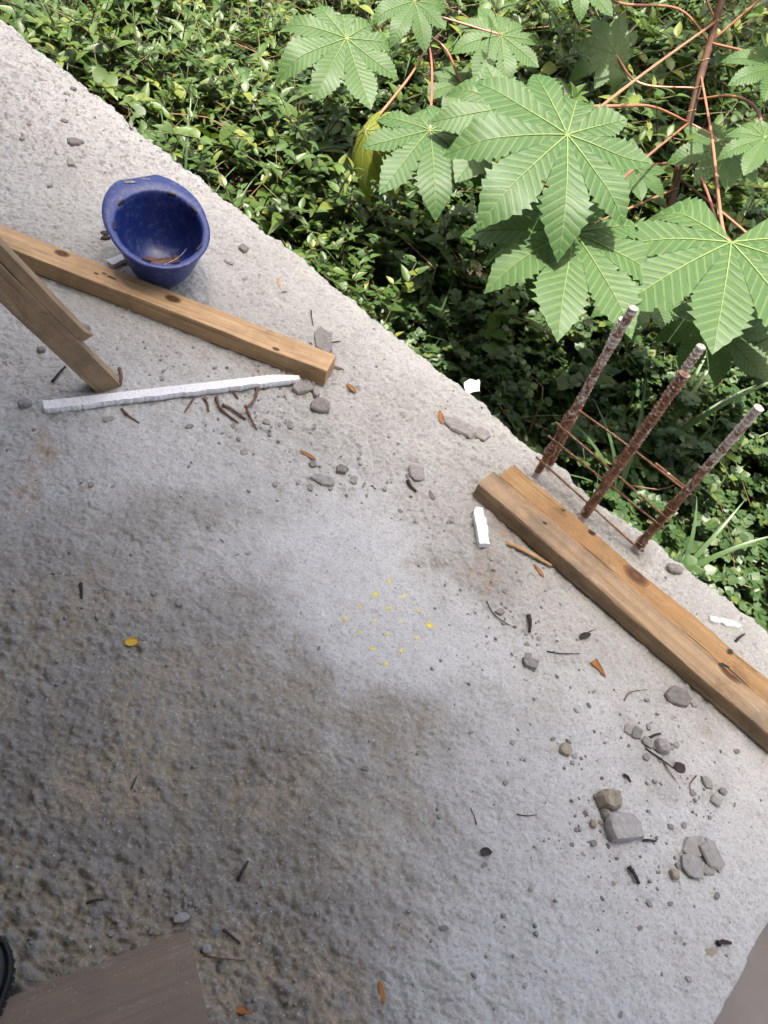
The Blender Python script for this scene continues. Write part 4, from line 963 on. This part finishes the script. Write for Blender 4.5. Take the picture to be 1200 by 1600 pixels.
# ------------------------------------------------------------------ debris on the slab
LAND = [(245, 350, 'the hard hat'), (100, 80, 'the far end of the slab edge'), (110, 205, 'the dark triangular flake'), (90, 400, 'the cleat of the leaning post'), (170, 600, 'the foot of the leaning post'), (250, 640, 'the middle of the long foam strip'), (70, 640, 'the left tip of the long foam strip'), (380, 640, 'the brown twigs'), (500, 600, 'the end of the pine batten'), (500, 740, 'the long pale mortar flake'), (720, 670, 'the long flat shard'), (650, 742, 'the round mortar flake'), (605, 960, 'the yellow paint specks'), (760, 825, 'the stubby foam offcut'), (828, 1030, 'the blocky grey chip'), (935, 1045, 'the orange wedge-shaped scrap'), (1055, 1090, 'the grooved squarish shard'), (1010, 1160, 'the crumb pile'), (882, 1172, 'the squarish tan stone'), (970, 1290, 'the large mortar block'), (1098, 1343, 'the cracked mortar lump'), (1110, 1240, 'the tongue-shaped chip'), (1130, 1480, 'the short black stick by the corner'), (760, 1332, 'the three-cornered leaf scrap'), (206, 1004, 'the yellow leaf'), (128, 925, 'the dark seed pod'), (160, 770, 'the crack in the slab'), (290, 1440, 'the plywood corner'), (148, 1407, 'the black stick on coarse concrete'), (380, 1360, 'the dark splinter in coarse concrete'), (380, 1580, 'the orange bark flake'), (596, 1550, 'the upright orange flake'), (20, 1500, 'the boot'), (990, 1370, 'the bark stick')]
def near(px, py): return min(LAND, key=lambda q: (q[0] - px)**2 + (q[1] - py)**2)
LABN = {}
def ground_pt(px, py): P = at(px, py); P[2] = slab_h(P[0], P[1]); return P
def shard(p1, p2, wpx, thick=.5, m=None, name='cement_chip', label=None, group=None, seed=0, roundness=0.0, tilt=0.0, lift=0.0, cat='chip'):
    a = at(*p1); b = at(*p2); c = (a + b) / 2; L = np.linalg.norm(b - a); d = (b - a) / max(L, 1e-6)
    e = at((p1[0] + p2[0]) / 2 + 10, (p1[1] + p2[1]) / 2); sc_ = np.linalg.norm(e - c) / 10; W = wpx * sc_ * 1.12
    rs = np.random.default_rng(1000 + seed); n = int(rs.integers(6, 9)) if not roundness else 11
    T = thick * min(L, W); an = np.sort((np.arange(n) + rs.uniform(-.32, .32, n)) * 2 * math.pi / n)
    rad = rs.uniform(.82, 1.12, n) if not roundness else rs.uniform(.93, 1.06, n)
    ca, sa = np.cos(an), np.sin(an); q = .72; X = np.sign(ca) * np.abs(ca)**q * rad * L / 2; Y = np.sign(sa) * np.abs(sa)**q * rad * W / 2
    V = []; tl = rs.normal(0, .12, 2) + tilt
    for (f, z, j) in ((.90, -.25, .02), (1.0, .25, .04), (.97 - .08 * roundness, .72 - .05 * roundness, .05), (.86 - .2 * roundness, .98, .05), (.45, 1.04 + .1 * roundness, .07)):
        for k in range(n): V.append((X[k] * f * (1 + rs.normal(0, j)), Y[k] * f * (1 + rs.normal(0, j)), T * (z + rs.normal(0, j) * .8) + (X[k] * f * tl[0] + Y[k] * f * tl[1]) * .5))
    V.append((0, 0, T * (1.02 + .12 * roundness + rs.normal(0, .05)))); Fc = [tuple(range(n - 1, -1, -1))]
    for r in range(4):
        for k in range(n): k2 = (k + 1) % n; Fc.append((r * n + k, r * n + k2, (r + 1) * n + k2, (r + 1) * n + k))
    Fc += [(4 * n + k, 4 * n + (k + 1) % n, 5 * n) for k in range(n)]
    o = mesh_obj(name, V, Fc, m or M_chip, None, False)
    if max(L, W) > .016:
        bm = bmesh.new(); bm.from_mesh(o.data); bmesh.ops.subdivide_edges(bm, edges=bm.edges, cuts=2 if max(L, W) > .03 else 1, use_grid_fill=True, fractal=.35, along_normal=.5, seed=seed)
        bmesh.ops.recalc_face_normals(bm, faces=bm.faces); bm.to_mesh(o.data); bm.free()
    z0 = slab_h(c[0], c[1]) + lift; zd = np.array([0, 0, 1.]); y = np.array([-d[1], d[0], 0]); o.matrix_world = Matrix(((d[0], y[0], 0, c[0]), (d[1], y[1], 0, c[1]), (0, 0, 1, z0), (0, 0, 0, 1)))
    return tag(o, label or 'small angular grey cement chip lying loose on the slab', cat, group or (None if label else 'loose cement chips'))
def dot(px, py, s, **kw):
    a = random.uniform(0, 3.14); kw.setdefault('seed', int(px * 7 + py)); return shard((px - math.cos(a) * s / 2, py - math.sin(a) * s / 2), (px + math.cos(a) * s / 2, py + math.sin(a) * s / 2), s * random.uniform(.45, .9), kw.pop('thick', .5), **kw)
BIG = [
 ((500, 510), (507, 562), 27, .22, M_chip, 'flat dark cement shard standing out behind the batten end', 0, .35, 0),
 ((455, 614), (491, 604), 20, .4, M_chip, 'wedge-shaped grey shard under the end of the pine batten', 0, 0, 0),
 ((487, 628), (514, 644), 26, .32, M_chip, 'ribbed grey mortar shard just below the batten end', 0, 0, 0),
 ((491, 604), (495, 623), 9, .7, M_chip_lt, 'slim pale chip between two grey shards at the batten end', 0, 0, 0),
 ((484, 744), (523, 756), 16, .35, M_chip_lt, 'long pale flat mortar flake among crumbs in mid slab', 0, 0, 0),
 ((524, 732), (544, 737), 15, .45, M_chip, 'dark rounded chip beside the long pale mortar flake', 0, 0, 0),
 ((690, 656), (746, 682), 24, .22, M_chip, 'long flat dark grey shard near the slab edge', 0, 0, 0),
 ((739, 673), (765, 686), 20, .20, M_chip, 'short dark slab piece broken off the long flat shard', 0, 0, 0),
 ((637, 738), (664, 742), 30, .28, M_chip_lt, 'round grey mortar flake stuck near the batten ends', .6, 0, 0),
 ((814, 1034), (842, 1040), 15, .5, M_chip, 'blocky grey chip below a smaller one, right of the yellow specks', 0, 0, 0),
 ((1038, 1084), (1077, 1096), 25, .3, M_chip, 'squarish dark shard with a grooved top beside the weathered batten', 0, 0, 0),
 ((974, 1134), (990, 1143), 16, .22, M_chip, 'left half of a split dark flake in the crumb pile', 0, 0, 0),
 ((987, 1141), (1003, 1149), 21, .22, M_chip, 'right half of a split dark flake in the crumb pile', 0, 0, 0),
 ((1001, 1156), (1020, 1164), 14, .25, M_chip, 'brownish chip under a black sliver in the crumb pile', 0, 0, 0),
 ((1022, 1166), (1045, 1168), 20, .5, M_chip_lt, 'pale crumbling mortar lump in the crumb pile', .5, 0, 0),
 ((1052, 1195), (1072, 1203), 15, .15, M_char, 'dark curled dry leaf scrap at the end of the crumb pile', 0, 0, 0),
 ((931, 1254), (967, 1249), 27, .72, M_stone, 'rough tan stone above the large grey mortar block', .7, 0, 0),
 ((941, 1297), (1004, 1291), 37, .42, M_chip_lt, 'large grey mortar block with a broken left end', 0, 0, 0),
 ((938, 1274), (952, 1272), 15, .7, M_chip_lt, 'grey pebble wedged between the tan stone and the large block', .6, 0, 0),
 ((920, 1287), (931, 1288), 10, .6, M_stone, 'small square tan stone left of the large mortar block', .4, 0, 0),
 ((1066, 1330), (1100, 1318), 26, .2, M_chip_lt, 'upper left piece of the pale cracked mortar lump', 0, 0, 0),
 ((1090, 1332), (1130, 1342), 38, .2, M_chip_lt, 'right piece of the pale cracked mortar lump', 0, 0, 0),
 ((1062, 1352), (1098, 1358), 30, .2, M_chip_lt, 'lower left piece of the pale cracked mortar lump', 0, 0, 0),
 ((1095, 1362), (1120, 1357), 15, .3, M_chip_lt, 'lower right piece of the pale cracked mortar lump', 0, 0, 0),
 ((1046, 1367), (1060, 1365), 14, .55, M_stone, 'tan pebble touching the cracked mortar lump', .5, 0, 0),
 ((874, 1168), (892, 1176), 17, .5, M_stone, 'squarish pale tan stone left of the crumb pile', .2, 0, 0),
 ((1098, 1213), (1110, 1234), 13, .35, M_chip_lt, 'narrow pale chip right of the crumb pile', 0, 0, 0),
 ((1109, 1246), (1124, 1258), 13, .35, M_chip_lt, 'pale tongue-shaped chip above the cracked mortar lump', .4, 0, 0),
 ((1121, 1236), (1135, 1238), 10, .4, M_chip, 'small grey chip beside the tongue-shaped chip', 0, 0, 0),
 ((104, 222), (131, 225), 15, .35, M_chip, 'triangular dark flake on the crust above the hard hat', 0, .1, 0),
 ((156, 364), (172, 363), 9, .3, M_char, 'upper dark flake beside the hard hat peak', 0, 0, 0),
 ((157, 374), (173, 372), 9, .3, M_char, 'lower dark flake beside the hard hat peak', 0, 0, 0),
 ((374, 385), (387, 396), 12, .4, M_chip, 'grey striped chip right of the hard hat', 0, 0, 0),
 ((28, 634), (50, 629), 16, .5, M_chip, 'dark chip left of the end of the long foam strip', .3, 0, 0),
 ((58, 549), (72, 547), 11, .6, M_chip, 'rounded grey pebble left of the leaning post', .6, 0, 0),
 ((127, 517), (141, 513), 10, .6, M_chip, 'grey pebble beside the end of the cleat', .5, 0, 0),
 ((161, 657), (180, 654), 11, .3, M_chip_lt, 'flat pale chip just below the long foam strip', 0, 0, 0),
 ((271, 1436), (296, 1430), 13, .4, M_chip_lt, 'pale angular chip just above the plywood board corner', 0, 0, 0),
 ((315, 1484), (330, 1482), 12, .6, M_chip_lt, 'pale pebble beside the plywood board edge', .5, 0, 0),
 ((1040, 888), (1066, 893), 13, .5, M_chip, 'grey lump on the slab edge past the last rebar', .3, 0, 0),
 ((1098, 1480), (1130, 1500), 30, .12, M_stone, 'tan stone face showing in the slab near its corner', .9, 0, -.004),
 ((262, 1128), (268, 1130), 9, .4, M_chip, 'chip', 0, 0, 0),
]
for i, (a, b, wd, th, m_, lb, rd, tl, lf) in enumerate(BIG[:-1]):
    shard(a, b, wd, th, m_, 'cement_chip' if m_ not in (M_stone, M_char) else ('stone' if m_ is M_stone else 'dry_flake'), lb, None, i, rd, tl, lf, 'chip' if m_ is not M_stone else 'stone')
SM = [(417, 660, 13), (424, 668, 10), (437, 663, 9), (446, 657, 10), (453, 667, 9), (440, 651, 8), (449, 661, 7), (491, 666, 11), (296, 667, 14), (372, 687, 9), (381, 706, 12), (489, 726, 12), (485, 761, 11), (466, 752, 9), (430, 757, 9), (553, 750, 14), (569, 757, 10), (573, 775, 8),
      (638, 745, 10), (674, 776, 14), (651, 721, 8), (640, 798, 9), (625, 798, 9), (705, 813, 11), (601, 765, 9), (633, 651, 8), (561, 717, 7), (563, 725, 7), (649, 814, 8), (665, 812, 7), (826, 1024, 12), (824, 1006, 11), (843, 996, 8), (780, 957, 13), (787, 973, 9), (833, 1046, 9), (788, 923, 8), (769, 873, 10),
      (1083, 1102, 10), (1010, 1095, 9), (1013, 1136, 12), (1057, 1164, 10), (1050, 1169, 7), (1009, 1183, 13), (1032, 1188, 10), (898, 1181, 10), (894, 1192, 8), (1083, 1240, 10), (1092, 1246, 7), (958, 1268, 12), (938, 1286, 9), (1058, 1353, 11), (1016, 1412, 12), (1048, 1412, 9), (926, 1317, 11), (893, 1320, 8), (900, 1297, 8), (911, 1335, 9), (930, 1245, 8),
      (236, 1455, 10), (174, 1458, 12), (488, 1273, 13), (500, 1356, 11), (425, 1325, 13), (341, 1310, 9), (407, 1289, 9), (259, 1317, 8), (118, 1304, 9), (560, 1562, 12), (692, 1450, 16), (640, 1423, 11), (101, 190, 13), (71, 212, 10), (53, 208, 7), (53, 227, 7), (34, 217, 9), (111, 256, 12), (117, 261, 8), (78, 291, 9), (205, 197, 13), (115, 142, 13), (105, 147, 10), (46, 194, 8),
      (353, 408, 9), (361, 413, 8), (445, 454, 9), (383, 436, 8), (300, 433, 8), (320, 621, 9), (463, 617, 9), (252, 590, 9), (255, 580, 8), (271, 572, 7), (336, 575, 8), (142, 759, 11), (176, 761, 8), (326, 824, 8), (388, 865, 9), (281, 942, 14), (168, 922, 12), (175, 957, 9), (166, 930, 12), (370, 867, 7), (347, 846, 7), (440, 1170, 11), (388, 1220, 9), (570, 1202, 13), (498, 1013, 8),
      (1120, 1400, 10), (915, 1270, 9), (1068, 1290, 9), (1047, 1292, 9), (1023, 1165, 9), (960, 1380, 9), (865, 1155, 9), (800, 1160, 9), (770, 1190, 8), (790, 1222, 10), (735, 1145, 8), (757, 1352, 13), (900, 1110, 10), (920, 1103, 10), (928, 1081, 8), (1150, 1175, 9), (1000, 1450, 10), (1075, 1530, 10), (830, 1390, 9), (820, 1540, 10), (969, 1585, 12), (1108, 1278, 8), (3, 557, 10), (8, 568, 8), (420, 678, 9), (405, 668, 8), (365, 665, 9)]
for (x, y, s_) in SM:
    lt = random.random() > .68; rd = random.choice([0, 0, .4]); L_ = near(x, y)
    hd = ('right' if x > L_[0] else 'left')
    size = 'tiny' if s_ < 9 else 'small' if s_ < 12 else 'larger'
    up = 'beyond' if y < L_[1] else 'before'
    lb = f"{size} {'pale' if lt else 'dark'} grey {'flat' if rd else 'angular'} chip {'close to' if math.hypot(x - L_[0], y - L_[1]) < 45 else 'some way from'} {L_[2]}"
    dot(x, y, s_, m=M_chip_lt if lt else M_chip, thick=random.uniform(.22, .45), roundness=0, label=lb, group='loose cement chips')
# twigs, sticks and leaf scraps
def twig(pts, wpx, m, label, name='twig', cat='twig', lift=.0, group=None):
    P = [ground_pt(*p) for p in pts]; c = P[0]; r = wpx * .0009 * np.linalg.norm(P[0] - np.array([0, 0, H])) / 1.2 * .5
    P = [p + Z3 * (r * .8 + lift + (.003 if 0 < i < len(P) - 1 else 0)) for i, p in enumerate(P)]
    C_ = curve(P, 14); V, Fc = tube(C_, [r * (1 + .35 * float(perlin(i * .9, 2.2, int(c[0] * 999) % 50))) * (1 - .45 * i / 14) for i in range(15)], 7)
    return tag(mesh_obj(name, V, Fc, m, None, True), label, cat, group)
tl_ = 'crooked brown twig lying just below the long foam strip'
for pts, wd in ([[(338, 622), (345, 641), (372, 660)], 6], [[(348, 634), (362, 641), (384, 655)], 6], [[(402, 609), (397, 626), (385, 640)], 6.5], [[(383, 634), (391, 653), (401, 673)], 5], [[(320, 624), (324, 633), (326, 643)], 5], [[(365, 613), (369, 620), (373, 623)], 4], [[(190, 638), (200, 650), (218, 661)], 4.5], [[(303, 622), (296, 634), (288, 644)], 4]):
    twig(pts, wd, M_twig, tl_, group='twigs below the foam strip')
twig([(82, 597), (94, 584), (103, 573)], 5, M_char, 'dark stick left of the leaning post')
twig([(187, 578), (190, 592), (188, 603)], 7, M_twig, 'curled brown twig behind the foot of the leaning post')
twig([(486, 487), (486, 498), (489, 511)], 2.5, M_char, 'hair-thin dark stalk above the flat shard at the batten end')
twig([(503, 546), (516, 537), (532, 534)], 2.6, M_char, 'thin curved stalk by the batten end')
twig([(855, 1017), (875, 1021), (906, 1021)], 2.6, M_char, 'thin curved stalk left of the orange leaf scrap')
twig([(975, 1094), (985, 1082), (1012, 1077)], 2.4, M_twig, 'long thin bent stalk beside the squarish dark shard')
twig([(1008, 1170), (1030, 1186), (1052, 1200)], 3, M_char, 'thin dark stem running through the crumb pile')
twig([(1036, 1190), (1044, 1206), (1055, 1219)], 2.4, M_twig, 'short thin stem branching down from the crumb pile')
twig([(1088, 1212), (1077, 1226), (1080, 1240)], 2.2, M_twig, 'thin hooked stalk right of the crumb pile')
twig([(1013, 1154), (1021, 1150), (1031, 1147)], 5, M_char, 'black sliver on top of the crumb pile')
twig([(1003, 1314), (1012, 1314), (1024, 1315)], 5, M_char, 'black sliver at the right end of the large mortar block')
twig([(981, 1355), (988, 1366), (998, 1381)], 8, M_char, 'dark brown bark stick below the large mortar block')
twig([(1119, 1475), (1128, 1472), (1140, 1474)], 8, M_char, 'short black stick near the slab corner')
twig([(826, 962), (827, 974), (827, 988)], 8, M_char, 'black wedge-shaped splinter right of the yellow specks')
twig([(636, 753), (641, 762), (650, 770)], 7, M_char, 'black curved sliver under the round mortar flake')
twig([(135, 1411), (147, 1407), (161, 1404)], 5, M_char, 'black stick on the coarse grubby concrete')
twig([(349, 1452), (360, 1461), (376, 1473)], 5, M_char, 'black forked stick right of the plywood board corner')
twig([(318, 1493), (350, 1498), (384, 1500)], 3, M_twig, 'thin brown stick at the right edge of the plywood board')
twig([(372, 1374), (378, 1362), (388, 1345)], 6, M_char, 'dark split splinter in the coarse grubby concrete')
twig([(127, 914), (128, 924), (128, 937)], 6, M_char, 'long dark seed pod on the worn left part of the slab')
twig([(205, 1232), (210, 1222), (214, 1212)], 3, M_char, 'fine dark stalk on the coarse concrete')
twig([(745, 1288), (740, 1275), (735, 1262)], 2.4, M_twig, 'fine tan stalk in the middle of the slab')
twig([(808, 1272), (825, 1275), (840, 1272)], 2, M_char, 'hair-thin stalk left of the tan stone')
twig([(973, 1211), (978, 1215), (984, 1223)], 5, M_char, 'small black bent twig above the tan stone')
twig([(907, 1000), (917, 990), (931, 983)], 2.2, M_char, 'thin stalk with a dark crumpled leaf below the weathered batten')
twig([(760, 940), (768, 957), (782, 970), (806, 981)], 2.2, M_char, 'fine branching stalk beside the weathered batten')
def scrap(p1, p2, wpx, m, label, name='leaf_scrap', cat='leaf', curl=.5, taper=1.0, group=None):
    a = ground_pt(*p1); b = ground_pt(*p2); L = np.linalg.norm(b - a); d = (b - a) / L; y = np.array([-d[1], d[0], 0]); W = wpx * .00115 * 1.35; V = []; n = 7
    for i in range(n):
        t = i / (n - 1); wv = W * .5 * (math.sin(math.pi * min(1, (t * .9 + .08)))**.7 if taper == 1 else (1 - t * .92))
        for s in (-1, -.3, .3, 1):
            for zz in (0,): V.append(a + d * L * t + y * wv * s + Z3 * (.0035 + curl * W * (s * s) * .12 + .10 * curl * W * math.sin(t * 3.1)))
    nv_ = len(V); V += [v - Z3 * .0012 for v in V]
    Fc = [(i * 4 + j, (i + 1) * 4 + j, (i + 1) * 4 + j + 1, i * 4 + j + 1) for i in range(n - 1) for j in range(3)]; Fc += [tuple(nv_ + q for q in reversed(f)) for f in Fc]
    per = [i * 4 for i in range(n)] + [(n - 1) * 4 + j for j in range(1, 4)] + [i * 4 + 3 for i in range(n - 2, -1, -1)] + [2, 1]
    Fc += [(per[k], per[(k + 1) % len(per)], nv_ + per[(k + 1) % len(per)], nv_ + per[k]) for k in range(len(per))]
    return tag(mesh_obj(name, V, Fc, m, None, True), label, cat, group)
scrap((196, 1006), (217, 1002), 12, M_yleaf, 'small bright yellow leaf on the worn left part of the slab', 'fallen_leaf', curl=.3)
scrap((926, 1033), (946, 1058), 13, M_orange, 'orange wedge-shaped leaf scrap right of the yellow specks', taper=0)
scrap((686, 644), (690, 664), 8, M_orange, 'orange dry leaf scrap at the end of the long flat shard')
scrap((469, 704), (494, 719), 6, M_orange, 'thin rusty brown leaf curl above the long pale mortar flake', curl=1)
scrap((541, 601), (556, 616), 7, M_orange, 'small reddish dead leaf right of the batten end', curl=1)
shard((364, 1576), (394, 1581), 10, .22, M_orange, 'bark_flake', 'orange bark flake right of the plywood board', None, 71, cat='bark')
shard((593, 1533), (599, 1569), 8, .25, M_orange, 'bark_flake', 'narrow orange bark flake at the coarse concrete edge', None, 72, cat='bark')
scrap((834, 882), (850, 903), 5, M_orange, 'thin orange sliver under the weathered batten')
scrap((905, 996), (922, 992), 9, M_char, 'dark crumpled leaf below the weathered batten', curl=1.2)
scrap((750, 1330), (768, 1333), 9, M_char, 'dark three-cornered leaf scrap left of the large mortar block', curl=1.2)
scrap((434, 438), (437, 452), 5, M_battenA, 'pale wood splinter right of the hard hat', 'wood_splinter', 'splinter')
twig([(791, 850), (822, 866), (860, 886)], 10, M_battenA, 'long pointed pine splinter lying along the weathered batten', 'wood_splinter', 'splinter')
scrap((518, 573), (537, 581), 5, M_twig, 'short thin splinter poking out from the batten end', 'wood_splinter', 'splinter')
twig([(1148, 1003), (1155, 996), (1163, 991)], 5, M_char, 'short dark peg behind the orange batten')
# white plastic scrap caught at the slab edge
def plastic():
    c = at(738, 603, -.24); V = []
    ex_ = np.array([.75, .35, .25]); ey_ = np.array([-.3, .75, .35]); n = 7
    for i in range(n):
        for j in range(n):
            a, b = (i / (n - 1) - .5) * .055, (j / (n - 1) - .5) * .048; V.append(c + ex_ * a + ey_ * b + Z3 * .012 * float(perlin(a * 40, b * 40, 3)))
    V += [v - Z3 * .0015 for v in V]; q = n * n; Fc = [(i * n + j, (i + 1) * n + j, (i + 1) * n + j + 1, i * n + j + 1) for i in range(n - 1) for j in range(n - 1)]; Fc += [tuple(q + k for k in reversed(f)) for f in Fc]
    per = [i * n for i in range(n)] + [(n - 1) * n + j for j in range(1, n)] + [i * n + n - 1 for i in range(n - 2, -1, -1)] + [j for j in range(n - 2, 0, -1)]
    Fc += [(per[k], per[(k + 1) % len(per)], q + per[(k + 1) % len(per)], q + per[k]) for k in range(len(per))]
    tag(mesh_obj('plastic_scrap', V, Fc, M_paper, None, True), 'white plastic scrap caught in the weeds at the slab edge', 'scrap')
plastic()
# yellow paint specks sprayed on the slab: flat flecks that follow its surface
for i, (px, py, s_) in enumerate([(608, 909, 8), (586, 929, 9), (630, 932, 7), (563, 949, 6), (608, 951, 10), (653, 954, 7), (539, 967, 8), (585, 970, 6), (629, 973, 6), (671, 978, 11), (559, 989, 6), (605, 992, 7), (651, 996, 7), (582, 1014, 8), (627, 1018, 7), (603, 1037, 7)]):
    V = []; Fc = []
    for q in range(5):
        ox, oy = (0, 0) if q == 0 else random.gauss(0, s_ * .42), random.gauss(0, s_ * .36) if q else 0
        ox = ox if np.isscalar(ox) else 0; r = s_ * (.42 if q == 0 else random.uniform(.10, .22)); b = len(V); n = 8
        for k in range(n): a = 2 * math.pi * k / n; rr = r * random.uniform(.55, 1.25); V.append(ground_pt(px + ox + rr * math.cos(a), py + oy + rr * .8 * math.sin(a)) + Z3 * .0011)
        Fc.append(tuple(range(b, b + n)))
    mesh_obj('paint_speck', V, Fc, M_paint, slab)
# grit, and foam crumbs, too many to count
def grit(name, n, m, label, smin, smax, spread, cat):
    ico_v = np.array([(0, 0, 1), (.9, 0, .1), (.28, .85, 0), (-.72, .53, .15), (-.72, -.53, 0), (.28, -.85, .1), (0, 0, -.6)]); ico_f = np.array([(0, 1, 2), (0, 2, 3), (0, 3, 4), (0, 4, 5), (0, 5, 1), (6, 2, 1), (6, 3, 2), (6, 4, 3), (6, 5, 4), (6, 1, 5)])
    mm = Mass(); k = 0
    while k < n:
        px, py = spread(); P = at(px, py); u, v = uv_of(P)
        if u < .02 or v < .02 or u > 3.4 or v > 1.6: continue
        s_ = smin * (smax / smin)**(random.random()**2.2); a = random.uniform(0, 6.28); c_, s__ = math.cos(a), math.sin(a)
        Vv = ico_v * (1 + rng.normal(0, .16, ico_v.shape)) * s_ * np.array([1, random.uniform(.6, 1), random.uniform(.4, .8)]); Vv = np.stack([Vv[:, 0] * c_ - Vv[:, 1] * s__, Vv[:, 0] * s__ + Vv[:, 1] * c_, Vv[:, 2]], 1)
        mm.add(Vv + np.array([P[0], P[1], slab_h(P[0], P[1]) + s_ * .2]), ico_f, random.random()); k += 1
    V, Fq, r = mm.merged(); tag(mesh_obj(name, V, Fq, m), label, cat, kind='stuff')
CL = [(440, 670, 60, 40), (350, 640, 70, 30), (540, 745, 60, 35), (640, 790, 60, 50), (650, 680, 80, 50), (790, 950, 50, 40), (830, 1030, 50, 40), (1020, 1160, 60, 40), (930, 1290, 50, 50), (1080, 1240, 60, 40), (420, 590, 90, 30), (250, 560, 60, 30), (180, 940, 60, 50), (120, 200, 80, 60), (1060, 1340, 60, 50), (300, 1330, 250, 120), (420, 1480, 160, 90), (120, 1150, 120, 120), (800, 1180, 120, 80), (900, 1400, 160, 120), (100, 600, 80, 40)]
def sp1():
    if random.random() < .25: return random.uniform(0, 1200), random.uniform(60, 1600)
    x, y, a, b = random.choice(CL); return random.gauss(x, a), random.gauss(y, b)
grit('grit', 1700, M_chip, 'scattered grey grit and mortar crumbs on the slab', .0013, .0062, sp1, 'grit')
grit('foam_crumbs', 170, M_foam, 'tiny white polystyrene crumbs scattered on the slab', .0009, .0024, lambda: (random.uniform(0, 1200), random.uniform(500, 1600)), 'crumbs')
grit('sand_grains', 500, M_stone, 'tan sand grains scattered on the slab', .0009, .0030, lambda: (random.gauss(350, 300), random.gauss(1330, 200)), 'sand')
# heart-leaved creeper and bigger-leaved saplings that break up the weeds
def heart(L, W):
    V = [(0, 0, 0)]; O = [(-.08, .30), (.10, .48), (.35, .50), (.62, .33), (.85, .12)]
    for x, y in O: V += [(x * L, -y * W, .10 * W * y), (x * L + .06 * L, 0, -.02 * L), (x * L, y * W, .10 * W * y)]
    V.append((L, 0, -.12 * L)); Fc = []
    V[2] = (.02 * L, 0, 0)
    for k in range(4):
        a = 1 + 3 * k; b = a + 3; Fc += [(a, b, b + 1), (a, b + 1, a + 1), (a + 1, b + 1, b + 2), (a + 1, b + 2, a + 2)]
    a = 13; Fc += [(a, 16, a + 1), (a + 1, 16, a + 2), (0, 1, 2), (0, 2, 3)]
    return np.array(V), np.array(Fc)
HEART = heart(.06, .058)
def creeper(pts, n, label, m=M_vine, s=1.0):
    P = curve(pts, 30); rt = empty('creeper', tuple(P[0])); tag(rt, label, 'creeper', 'heart-leaved creepers'); iv = Matrix.Translation(-Vector(rt.location))
    V, Fc = tube(P, .0018, 5); o = mesh_obj('stem', V, Fc, M_wstem, rt, True); o.matrix_parent_inverse = iv; me = None
    for k in range(n):
        q = P[int((k + .5) / n * 30)]; M = leaf_M(Vector(q), rsv.uniform(0, 6.28), R_(rsv.uniform(0, 40)), rsv.normal(0, .3), s * rsv.uniform(.7, 1.2))
        if me is None: o = mesh_obj('leaf', HEART[0], HEART[1], m, rt, True, attrs={'rnd': np.zeros(len(HEART[0]))}); me = o.data
        else: o = bpy.data.objects.new('leaf', me); col.objects.link(o); o.parent = rt
        o.matrix_parent_inverse = iv; o.matrix_basis = Matrix([list(map(float, r_)) for r_ in M])
creeper([at(762, 540, -.35), at(775, 510, -.3), at(795, 480, -.25), at(800, 450, -.25)], 10, 'sunlit heart-leaved creeper hanging below the lower castor leaves', s=1.0)
creeper([at(880, 610, -.5), at(920, 590, -.45), at(960, 620, -.5)], 7, 'heart-leaved creeper behind the first rebar', M_weed2)
creeper([at(1080, 880, -.4), at(1120, 900, -.4), at(1180, 920, -.4)], 8, 'heart-leaved creeper below the slab edge past the last rebar', M_weed2, .6)
creeper([at(480, 250, -.35), at(520, 280, -.35), at(540, 330, -.4)], 8, 'heart-leaved creeper left of the yellowing castor leaf', M_weed)
creeper([at(50, 30, -.1), at(75, 45, -.08), at(110, 75, -.1)], 6, 'heart-leaved creeper peeping over the far end of the slab edge', M_vine)
creeper([at(160, 122, -.06), at(190, 150, -.05), at(225, 185, -.08)], 8, 'heart-leaved creeper along the slab edge past the hard hat', M_weed, .8)
creeper([at(1150, 760, -.4), at(1130, 720, -.35), at(1170, 690, -.3)], 8, 'yellowish heart-leaved creeper beyond the last rebar', M_vine, .6)
creeper([at(430, 40, -.2), at(400, 80, -.25), at(380, 130, -.3)], 8, 'heart-leaved creeper in the sunny bank left of the smaller castor plant', M_grass)
